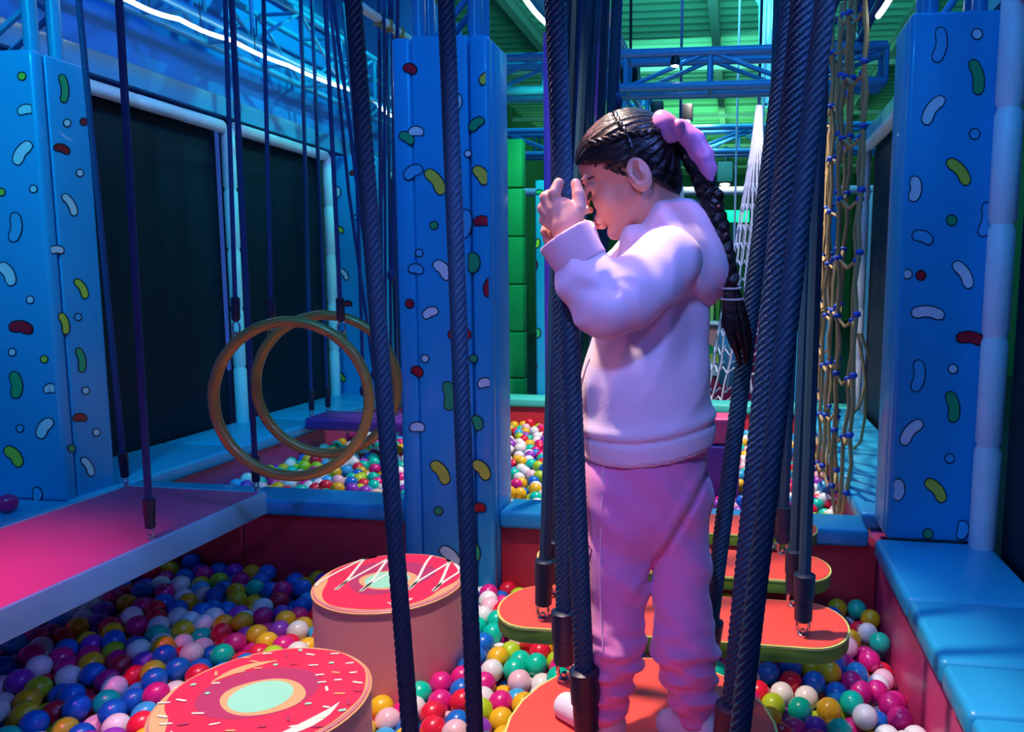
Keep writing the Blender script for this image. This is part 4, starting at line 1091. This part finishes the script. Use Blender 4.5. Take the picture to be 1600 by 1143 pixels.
def body(X, Y, Z):
    d = cone(X, Y, Z, P3(1040, 372, KY), P3(1030, 440, KY), .045, .06)
    for a, b, ra, rb in ((P3(1030, 440, KY), P3(1012, 700, KY), .06, .078), (P3(1035, 400, KY), NSH, .045, .036), (NSH, NEL, .034, .028), (NEL, NWR, .027, .021),
                         (P3(1030, 405, KY), FSH, .045, .034), (FSH, FEL, .032, .024), (FEL, FWR, .022, .020),
                         (P3(985, 740, 1.22), P3(965, 900, 1.205), .056, .038), (P3(965, 900, 1.205), AL, .036, .022),
                         (P3(1050, 740, 1.25), P3(1068, 900, 1.225), .056, .036), (P3(1068, 900, 1.225), AR, .036, .022),
                         (AL, (AL[0], AL[1], .31), .022, .018), (AR, (AR[0], AR[1], .31), .022, .018)):
        d = sm(d, cone(X, Y, Z, a, b, ra, rb), .012)
    return d
Pb = nets(body, (-.36, 1.0, .285), (.04, 1.42, 1.24), .007)
nmesh('body', [(Ph[0], Ph[1], 0), (Pl[0], Pl[1], 0), (Pr[0], Pr[1], 0), (Pb[0], Pb[1], 0)], 'skin', girl)
# face details: brows, lashes, lips
def face_band(name, pts, r, m, flat=.5, both=True):
    g = G()
    for sg in ((-1, 1) if both else (1,)):
        q = [Vector(hw(f, s * sg, u)) for f, s, u in pts]; n = len(q)
        g.tube(q, [r * math.sin(PI * (.12 + .8 * i / (n - 1))) for i in range(n)], 7, flat=flat)
    return g.build(name, m, girl)
def on_face(s, u):
    """forward position of the skin at side s and height u"""
    lo, hi = 20.0, 110.0; A = np.array
    for f in np.arange(112, 20, -.7):
        w = hw(float(f), s, u)
        if float(head_sdf(A([w[0]]), A([w[1]]), A([w[2]]))[0]) < 0: return float(f)
    return 60
for sg in (-1, 1):
    g = G(); q = [Vector(hw(on_face(s * sg, u) + .8, s * sg, u)) for s, u in ((11, 20), (18, 24), (27, 26), (36, 24), (43, 19))]
    g.tube(q, [S_ * v for v in (2.2, 3.2, 3.0, 2.4, 1.0)], 7, flat=.7); g.build('eyebrow', 'hair', girl)
    g = G(); q = [Vector(hw(on_face(s * sg, u) + 1.3, s * sg, u)) for s, u in ((15, 1), (21, -3), (28, -4.5), (35, -3), (41, 0))]
    g.tube(q, [S_ * v for v in (1.2, 2.4, 2.8, 2.8, 2.0)], 7)
    for k in range(9):
        t = k / 8; a = q[0].lerp(q[-1], t) if k in (0, 8) else q[int(t * 4)].lerp(q[min(4, int(t * 4) + 1)], t * 4 % 1)
        b = a + (Vector(hw(9, 3 * sg * (t - .3), -5)) - Vector(HO)); g.tube([a, a.lerp(b, .5), b], [S_ * 1.0, S_ * .8, S_ * .3], 5)
    g.build('eyelashes', 'hair', girl)
g = G()
for u, rr_ in ((-44, 4.0), (-53.5, 4.6)):
    q = [Vector(hw(on_face(s, u) - .6, s, u + (.6 * math.cos(s / 6) if u > -50 else 0))) for s in (-16, -11, -6, 0, 6, 11, 16)]
    g.tube(q, [S_ * rr_ * v for v in (.3, .75, 1, .95, 1, .75, .3)], 8)
g.build('lips', 'lip', girl)

# hair combed back into the ponytail
KP = (-84, 0, 44)
def hair_sdf(X, Y, Z):
    f, s, u = hd(X, Y, Z); a = np.abs(s)
    d = ell(f, s, u, (-12, 0, 32), (86, 74.5, 79))
    d = sm(d, ell(f, s, u, (20, 0, 50), (60, 59, 46)), 14)
    d = sm(d, ell(f, s, u, (-42, 0, -22), (43, 54, 52)), 16)
    d = sm(d, ell(f, s, u, (-82, 0, 44), (22, 24, 22)), 14)
    th = np.arctan2(s, (f - KP[0]) * .5 + (u - KP[2]) * .87 + 1e-6)
    el = np.arctan2(-(f - KP[0]) * .87 + (u - KP[2]) * .5, np.sqrt(s * s + ((f - KP[0]) * .5 + (u - KP[2]) * .87) ** 2) + 1e-6)
    ph = np.arctan2(s, (u - KP[2])) 
    rad = np.sqrt((f - KP[0]) ** 2 + s * s + (u - KP[2]) ** 2)
    d = d + .75 * np.sin(ph * 34 + .02 * rad) + .5 * np.sin(ph * 61 + 1.3 + .03 * rad) + 1.6 * np.exp(-((np.mod(rad, 1000) - 92) / 2.2) ** 2) * (a > 8)
    line = np.where(f > 8, 13 + (f - 8) * .66 + 3 * np.sin(a * .12), np.maximum(13 - (8 - f) * 1.0, -70))
    line = np.where(f < -30, np.maximum(-25 + (f + 30) * 1.3, -78), line)
    line = line + np.where((f > 6) & (f < 24) & (a > 45), -12, 0)
    cut = (line - u) * .6
    d = np.maximum(d, cut)
    d = np.maximum(d, -ell(f, a, u, (-18, 76, -18), (24, 20, 33)))
    return d * S_
Pq = nets(hair_sdf, hb - (.11, .085, .11), hb + (.125, .085, .125), .0022)
nmesh('hair', [(Pq[0], Pq[1], 0)], 'hair', girl)
# fine loose hairs along the hairline and temple
g = G(); r3 = random.Random(9); A_ = np.array
for k in range(46):
    t = r3.random(); px = 903 + 74 * t + r3.uniform(-2, 2); py = 246 + 26 * t + r3.uniform(-3, 2)
    pts = []
    for j in range(4):
        x_, y_ = px + j * (1.0 + 2.5 * t) * r3.uniform(.5, 1.4) * (1 if t > .5 else -.3), py + j * r3.uniform(.8, 2.2)
        for kk in range(120):
            Y_ = KY - .10 + kk * .0009; w = P3(x_, y_, Y_)
            if min(float(head_sdf(A_([w[0]]), A_([w[1]]), A_([w[2]]))[0]), float(hair_sdf(A_([w[0]]), A_([w[1]]), A_([w[2]]))[0])) < .0004: pts.append(Vector(w)); break
    if len(pts) > 2: g.tube(pts, [.0010] + [.0006] * (len(pts) - 2) + [.0002], 4)
g.build('baby_hair', 'hair', girl)['kind'] = 'stuff'
# small twisted braids along the side of the head
def on_hair(px, py):
    for k in range(200):
        Y = KY - .10 + k * .0008; w = P3(px, py, Y); A = np.array
        if float(hair_sdf(A([w[0]]), A([w[1]]), A([w[2]]))[0]) < .0005: return Vector(w)
    return Vector(P3(px, py, KY - .05))
for path in (((915, 226), (940, 220), (965, 214), (990, 209), (1015, 206), (1038, 206)), ((960, 176), (968, 192), (978, 208), (984, 222), (990, 238))):
    c = [on_hair(*p) + Vector((0, -.002, 0)) for p in path]; q = []
    for i in range(len(c) - 1):
        for k in range(8): q.append(c[i].lerp(c[i + 1], k / 8))
    g = G()
    for ph in (0, PI):
        g.tube([p + Vector((0, .0022 * math.cos(i * .8 + ph), .0028 * math.sin(i * .8 + ph))) for i, p in enumerate(q)], .0034, 7)
    g.build('twist_braid', 'hair', girl)
# long braid down the back
bp = [Vector(P3(*p)) for p in ((1056, 208, KY), (1078, 236, KY - .004), (1096, 272, KY - .01), (1110, 312, KY - .016), (1122, 352, KY - .02), (1132, 400, KY - .024), (1142, 448, KY - .026))]
q = []
for i in range(len(bp) - 1):
    for k in range(10): q.append(bp[i].lerp(bp[i + 1], k / 10))
g = G(); N_ = len(q)
for ph in range(3):
    pts = []; rs = []
    for i, p in enumerate(q):
        a = i * .62 + ph * 2 * PI / 3; w = .010 * (1 - .25 * i / N_)
        pts.append(p + Vector((w * math.sin(a), w * .6 * math.sin(2 * a), 0))); rs.append(.0125 * (1 - .22 * i / N_))
    g.tube(pts, rs, 10, rf=lambda a, s: 1 + .07 * math.sin(7 * a))
br = g.build('braid', 'hair', girl)
g = G(); r2 = random.Random(4)
e0 = Vector(P3(1142, 446, KY - .026))
for k in range(70):
    a = r2.uniform(0, 2 * PI); w = math.sqrt(r2.random()); ln = r2.uniform(.72, 1)
    tip = Vector(P3(1161, 446 + 128 * ln, KY - .02)); m1 = Vector(P3(1148, 505, KY - .024))
    o = Vector((math.cos(a), math.sin(a) * .7, 0))
    pts = [e0 + o * w * .008, e0.lerp(m1, .45) + o * w * .015, m1 + o * w * .021, m1.lerp(tip, .55) + o * w * .018, tip + o * w * .011 * (1.4 - ln) * 2]
    g.tube(pts, [.0034, .0042, .0042, .0032, .0008], 5)
g.build('braid_end', 'hair', br)
for py in (449, 466):
    c = Vector(P3(1142 + (py - 449) * .1, py, KY - .026)); R_ = .0165 if py < 460 else .0185
    G().tube([c + Vector((R_ * math.cos(t), R_ * .8 * math.sin(t), .002 * math.sin(t))) for t in [2 * PI * i / 20 for i in range(20)]], .0018, 6, closed=True).build('elastic', 'band', br)
# bow
BC = P3(1061, 199, KY - .035)
def rel(X, Y, Z, c, ang):
    dx, dy, dz = X - c[0], Y - c[1], Z - c[2]; ca, sa = math.cos(ang), math.sin(ang)
    return dx * ca + dz * sa, dy, -dx * sa + dz * ca
def bow(X, Y, Z):
    # loop lobe up left, second lobe on the far side, knot and a long pointed tail
    c = P3(1041, 197, KY - .034); a, b, e = rel(X, Y, Z, c, -.95); d = ell(a, b, e, (0, 0, 0), (.030, .016, .0185))
    c = P3(1078, 214, KY - .020); a, b, e = rel(X, Y, Z, c, -.75); d = np.minimum(d, ell(a, b, e, (0, 0, 0), (.030, .013, .017)))
    c = P3(1094, 236, KY - .022); a, b, e = rel(X, Y, Z, c, -.95); d = sm(d, ell(a, b, e, (0, 0, 0), (.040, .009, .0195)), .008)
    d = sm(d, cone(X, Y, Z, P3(1100, 250, KY - .022), P3(1113, 294, KY - .022), .0125, .002), .006)
    d = sm(d, ell(X, Y, Z, P3(1062, 199, KY - .04), (.009, .011, .011)), .003)
    d = d + .0010 * np.sin((X * .8 + Z * .5) * 150) + .0006 * np.sin(X * 60 - Z * 200 + 1)
    return d
cb = np.array(P3(1075, 230, KY - .03))
Pw = nets(bow, cb - (.085, .04, .085), cb + (.06, .045, .08), .0022)
nmesh('hair_bow', [(Pw[0], Pw[1], 0)], 'bow', girl)
c = Vector(P3(1121, 306, KY - .02)); G().sphere(c, .011, 14, 10).build('pom_pom', 'hair', br)

# hoodie
def fold(X, Y, Z, amp=.0075):
    t = X * .86 - Z * .50
    w_ = .55 + .45 * np.sin(X * 17 + Z * 9 + 1)
    v = (np.abs(np.sin(t * 38 + 1.5 * np.sin(Z * 13 + 5 * Y) + 6 * Y)) - .6) * w_ + np.sin(t * 96 + 1.3 * np.sin(X * 26 + Z * 14) + 4) * .22
    return amp * v
zh0 = P3(908, 704, KY)[2]; xh0 = P3(908, 704, KY)[0]; xh1, _, zh1 = P3(1118, 690, KY)
def hemz(X): u = (X - xh0) / (xh1 - xh0); return zh0 + (zh1 - zh0) * u - .010 * np.sin(PI * np.clip(u, 0, 1))
def hoodie(X, Y, Z):
    Ys = KY + (Y - KY) * 1.08
    d = cone(X, Ys, Z, P3(1038, 398, KY), P3(1022, 480, KY), .066, .088)
    d = sm(d, cone(X, Ys, Z, P3(1020, 480, KY), P3(1008, 600, KY), .088, .106), .02)
    d = sm(d, cone(X, Ys, Z, P3(1008, 600, KY), P3(1013, 668, KY), .107, .113), .02)
    d = sm(d, cone(X, Ys, Z, P3(1013, 668, KY), P3(1014, 730, KY), .112, .104), .01)
    d = sm(d, cone(X, Y, Z, P3(1040, 400, KY), NSH, .055, .054), .03)
    d = sm(d, cone(X, Y, Z, P3(1035, 405, KY), FSH, .055, .050), .03)
    zb = hemz(X) + .036
    d = d + fold(X, Y, Z) * np.clip((Z - zb) / .05, 0, 1) + .005 * np.exp(-((Z - zb) / .0035) ** 2) - .004 * np.exp(-((Z - zb - .014) / .010) ** 2)
    # near sleeve
    arm = cone(X, Y, Z, NSH, P3(985, 458, 1.10), .054, .052)
    arm = sm(arm, cone(X, Y, Z, P3(985, 458, 1.10), P3(948, 474, 1.083), .052, .051), .015)
    arm2 = cone(X, Y, Z, P3(945, 476, 1.083), P3(915, 430, 1.075), .050, .046)
    arm2 = sm(arm2, cone(X, Y, Z, P3(915, 430, 1.075), P3(908, 408, 1.073), .046, .034), .01)
    arm = sm(arm, arm2, .012)
    ex, ez = P3(958, 440, 1.06)[0], P3(958, 440, 1.06)[2]
    ang = np.arctan2(Z - ez, X - ex); rr = np.sqrt((X - ex) ** 2 + (Z - ez) ** 2)
    arm = arm + .0014 * np.sin(ang * 3 + 85 * rr + 2 * np.sin(ang * 2)) * np.exp(-((rr - .045) / .035) ** 2)
    ta = (X - ex) * .75 + (Z - ez) * .66
    arm = arm + .0042 * (np.abs(np.sin(ta * 48 + 1.6 * np.sin((X - Z) * 22))) - .55) * np.clip((X - ex) / .04, 0, 1)
    tb = (X - ex) * .62 - (Z - ez) * .78
    arm = arm + .0036 * (np.abs(np.sin(tb * 60 + 1.2 * np.sin((X + Z) * 30))) - .55) * np.clip((ex - X) / .03, 0, 1)
    arm = ssub(arm, cone(X, Y, Z, P3(940, 418, 1.02), P3(960, 452, 1.035), .006, .004), .012)
    d = np.minimum(d, arm) if False else sm(d, arm, .008)
    far = sm(cone(X, Y, Z, FSH, FEL, .047, .038), cone(X, Y, Z, FEL, P3(912, 380, 1.19), .034, .024), .012)
    d = sm(d, far, .008)
    d = np.maximum(d, hemz(X) - Z)
    # neck opening
    d = np.maximum(d, -cone(X, Y, Z, P3(1008, 330, KY), P3(1030, 392, KY), .048, .046))
    return d
Pt = nets(hoodie, (-.34, .99, .70), (.02, 1.42, 1.20), .0042)
nmesh('hoodie', [(Pt[0], Pt[1], 0)], 'hoodie', girl)
# rib hem and cuffs
def hem(X, Y, Z):
    Ys = KY + (Y - KY) * 1.08; c = P3(1013, 690, KY)
    d = np.sqrt((X - c[0]) ** 2 + (Ys - c[1]) ** 2) - .1095
    d = np.maximum(d, -(d + .012)) + .0012 * np.sin(np.arctan2(Ys - c[1], X - c[0]) * 3)
    return np.maximum(np.maximum(d, hemz(X) - .004 - Z), Z - hemz(X) - .034)
Pm = nets(hem, (-.30, 1.10, .69), (.0, 1.38, .83), .004)
nmesh('hem_rib', [(Pm[0], Pm[1], 0)], 'rib', girl)
def cuffshape(a, b, ra, rb, th=.005):
    a = np.array(a); b = np.array(b); ax_ = (b - a) / np.linalg.norm(b - a); L = np.linalg.norm(b - a)
    def f(X, Y, Z):
        t = (X - a[0]) * ax_[0] + (Y - a[1]) * ax_[1] + (Z - a[2]) * ax_[2]
        q = np.sqrt(np.maximum(0, (X - a[0]) ** 2 + (Y - a[1]) ** 2 + (Z - a[2]) ** 2 - t * t)); R_ = ra + (rb - ra) * np.clip(t / L, 0, 1)
        d = np.maximum(np.abs(q - R_ + th / 2) - th / 2, np.maximum(-t, t - L)); return d - .0015
    return f
for (a, b, ra, rb) in ((P3(911, 414, 1.073), P3(882, 369, 1.071), .038, .0405), (P3(920, 392, 1.20), P3(907, 358, 1.172), .022, .0225)):
    f_ = cuffshape(a, b, ra, rb); m_ = (np.array(a) + np.array(b)) / 2
    Pc = nets(f_, m_ - .062, m_ + .062, .0028); nmesh('cuff', [(Pc[0], Pc[1], 0)], 'rib', girl)
# hood lying on the back
def hood(X, Y, Z):
    a, b, e = rel(X, Y, Z, P3(1078, 392, KY), -.98)
    d = ell(a, b, e, (0, 0, 0), (.092, .096, .052))
    d = sm(d, cone(X, Y, Z, P3(1020, 384, KY), P3(1060, 362, KY), .056, .054), .02)
    d = sm(d, cone(X, Y, Z, P3(1000, 398, KY - .02), P3(1030, 362, KY - .04), .024, .026), .012)
    d = sm(d, cone(X, Y, Z, P3(1092, 430, KY), P3(1103, 452, KY), .040, .022), .02)
    d = np.maximum(d, -cone(X, Y, Z, P3(978, 318, KY), P3(1004, 338, KY), .052, .036))
    d = d + .0028 * np.sin(a * 14 + e * 95 + 5 * b)
    return d
ch = np.array(P3(1062, 395, KY))
Po = nets(hood, ch - (.12, .13, .12), ch + (.12, .13, .12), .0038)
nmesh('hood', [(Po[0], Po[1], 0)], 'hoodie', girl)
for k, (px, py) in enumerate(((978, 394), (972, 399))):
    a = Vector(P3(px, py, KY - .075)); G().tube([a, a + Vector((-.012, -.004, -.02)), a + Vector((-.014, -.004, -.045))], .002, 6).build('drawstring', 'cream', girl)

# trousers
def pants(X, Y, Z):
    Ys = KY + (Y - KY) * 1.1
    d = cone(X, Ys, Z, P3(1013, 680, KY), P3(1013, 770, KY), .103, .100)
    l = cone(X, Y, Z, P3(970, 760, 1.215), P3(966, 900, 1.205), .066, .0515)
    l = sm(l, cone(X, Y, Z, P3(966, 900, 1.205), P3(963, 1010, 1.18), .0515, .0455), .02)
    l = sm(l, cone(X, Y, Z, P3(963, 1010, 1.18), (AL[0] - .002, AL[1], .335), .0455, .034), .02)
    r = cone(X, Y, Z, P3(1052, 770, 1.255), P3(1063, 890, 1.235), .066, .049)
    r = sm(r, cone(X, Y, Z, P3(1063, 890, 1.235), P3(1070, 1010, 1.205), .049, .0515), .02)
    r = sm(r, cone(X, Y, Z, P3(1070, 1010, 1.205), (AR[0] + .002, AR[1], .34), .0515, .038), .02)
    lo = np.clip((.50 - Z) / .10, 0, 1)
    tl = np.arctan2(Y - 1.19, X - AL[0]); tr = np.arctan2(Y - 1.2, X - AR[0])
    l = l + lo * (.0048 * np.sin(Z * 165 + 1.3 * np.sin(tl * 2) + 1.0) + .0022 * np.sin(Z * 290 + 3 * tl))
    r = r + lo * (.0055 * np.sin(Z * 150 + 1.6 * np.sin(tr * 2 + 1) + 2.4) + .0026 * np.sin(Z * 260 + 2 * tr + 1))
    d = sm(d, sm(l, r, .006), .025)
    t = X * .62 + Z * .78
    d = d + .0026 * np.sin(t * 55 + 2 * np.sin(Z * 11)) * np.clip((Z - .46) / .1, 0, 1) + .0014 * np.sin(t * 120 + Y * 40)
    c0, c1 = P3(1104, 742, KY), P3(1020, 888, KY); ux, uz = c1[0] - c0[0], c1[2] - c0[2]; L2 = ux * ux + uz * uz
    tt = ((X - c0[0]) * ux + (Z - c0[2]) * uz) / L2; dd = ((X - c0[0]) * uz - (Z - c0[2]) * ux) / np.sqrt(L2)
    msk = np.exp(-(np.maximum(0, np.abs(tt - .5) - .5) / .12) ** 2) * (Y < KY + .02)
    d = d + msk * (.0075 * np.exp(-(dd / .006) ** 2) - .004 * np.exp(-((dd - .014) / .010) ** 2))
    d = np.maximum(d, .305 - Z)
    return np.maximum(d, Z - .79)
Pp = nets(pants, (-.32, 1.08, .29), (.05, 1.40, .80), .0042)
nmesh('trousers', [(Pp[0], Pp[1], 0)], 'pants', girl)
def near_surface(fn, px, py, Y0=1.0, Y1=1.3):
    A = np.array
    for Y in np.arange(Y0, Y1, .0012):
        w = P3(px, py, float(Y))
        if float(fn(A([w[0]]), A([w[1]]), A([w[2]]))[0]) < 0: return Vector(w)
    return None
q = [near_surface(pants, x, y) for x, y in ((943, 716), (942, 750), (941, 790), (939, 830), (938, 870), (938, 910), (939, 950), (941, 990), (943, 1020))]
q = [v + Vector((0, -.0006, 0)) for v in q if v]
if len(q) > 2: G().tube(q, .0016, 6).build('side_piping', 'piping', girl)
q = [near_surface(pants, x, y) for x, y in ((914, 858), (921, 852), (925, 858), (922, 868), (914, 873), (916, 880), (922, 884))]
q = [v for v in q if v]
if len(q) > 3: G().tube([v + Vector((0, -.0006, 0)) for v in q], .0012, 5).build('embroidery', 'purple', girl)
# kangaroo pocket edge on the hoodie front
q = [near_surface(hoodie, x, y) for x, y in ((922, 560), (916, 575), (911, 592), (908, 606))]
q = [v for v in q if v]
if len(q) > 2: G().tube(q, .0022, 6).build('pocket_edge', 'rib', girl)
# socks
def sock(a, b, an, ra, rb):
    def f(X, Y, Z):
        d = cone(X, Y, Z, a, b, ra, rb)
        d = sm(d, cone(X, Y, Z, a, an, ra, .026), .012)
        return np.maximum(d, ZB + .0008 - Z)
    return f
for (a, b, an) in (((-.196, 1.168, ZB + .021), (-.283, 1.226, ZB + .017), AL), ((-.030, 1.168, ZB + .021), (-.097, 1.205, ZB + .016), AR)):
    f_ = sock(a, b, an, .027, .0235); m_ = (np.array(a) + np.array(b)) / 2
    Pk = nets(f_, m_ - (.10, .08, .045), m_ + (.10, .08, .07), .003); nmesh('sock', [(Pk[0], Pk[1], 0)], 'sock', girl)
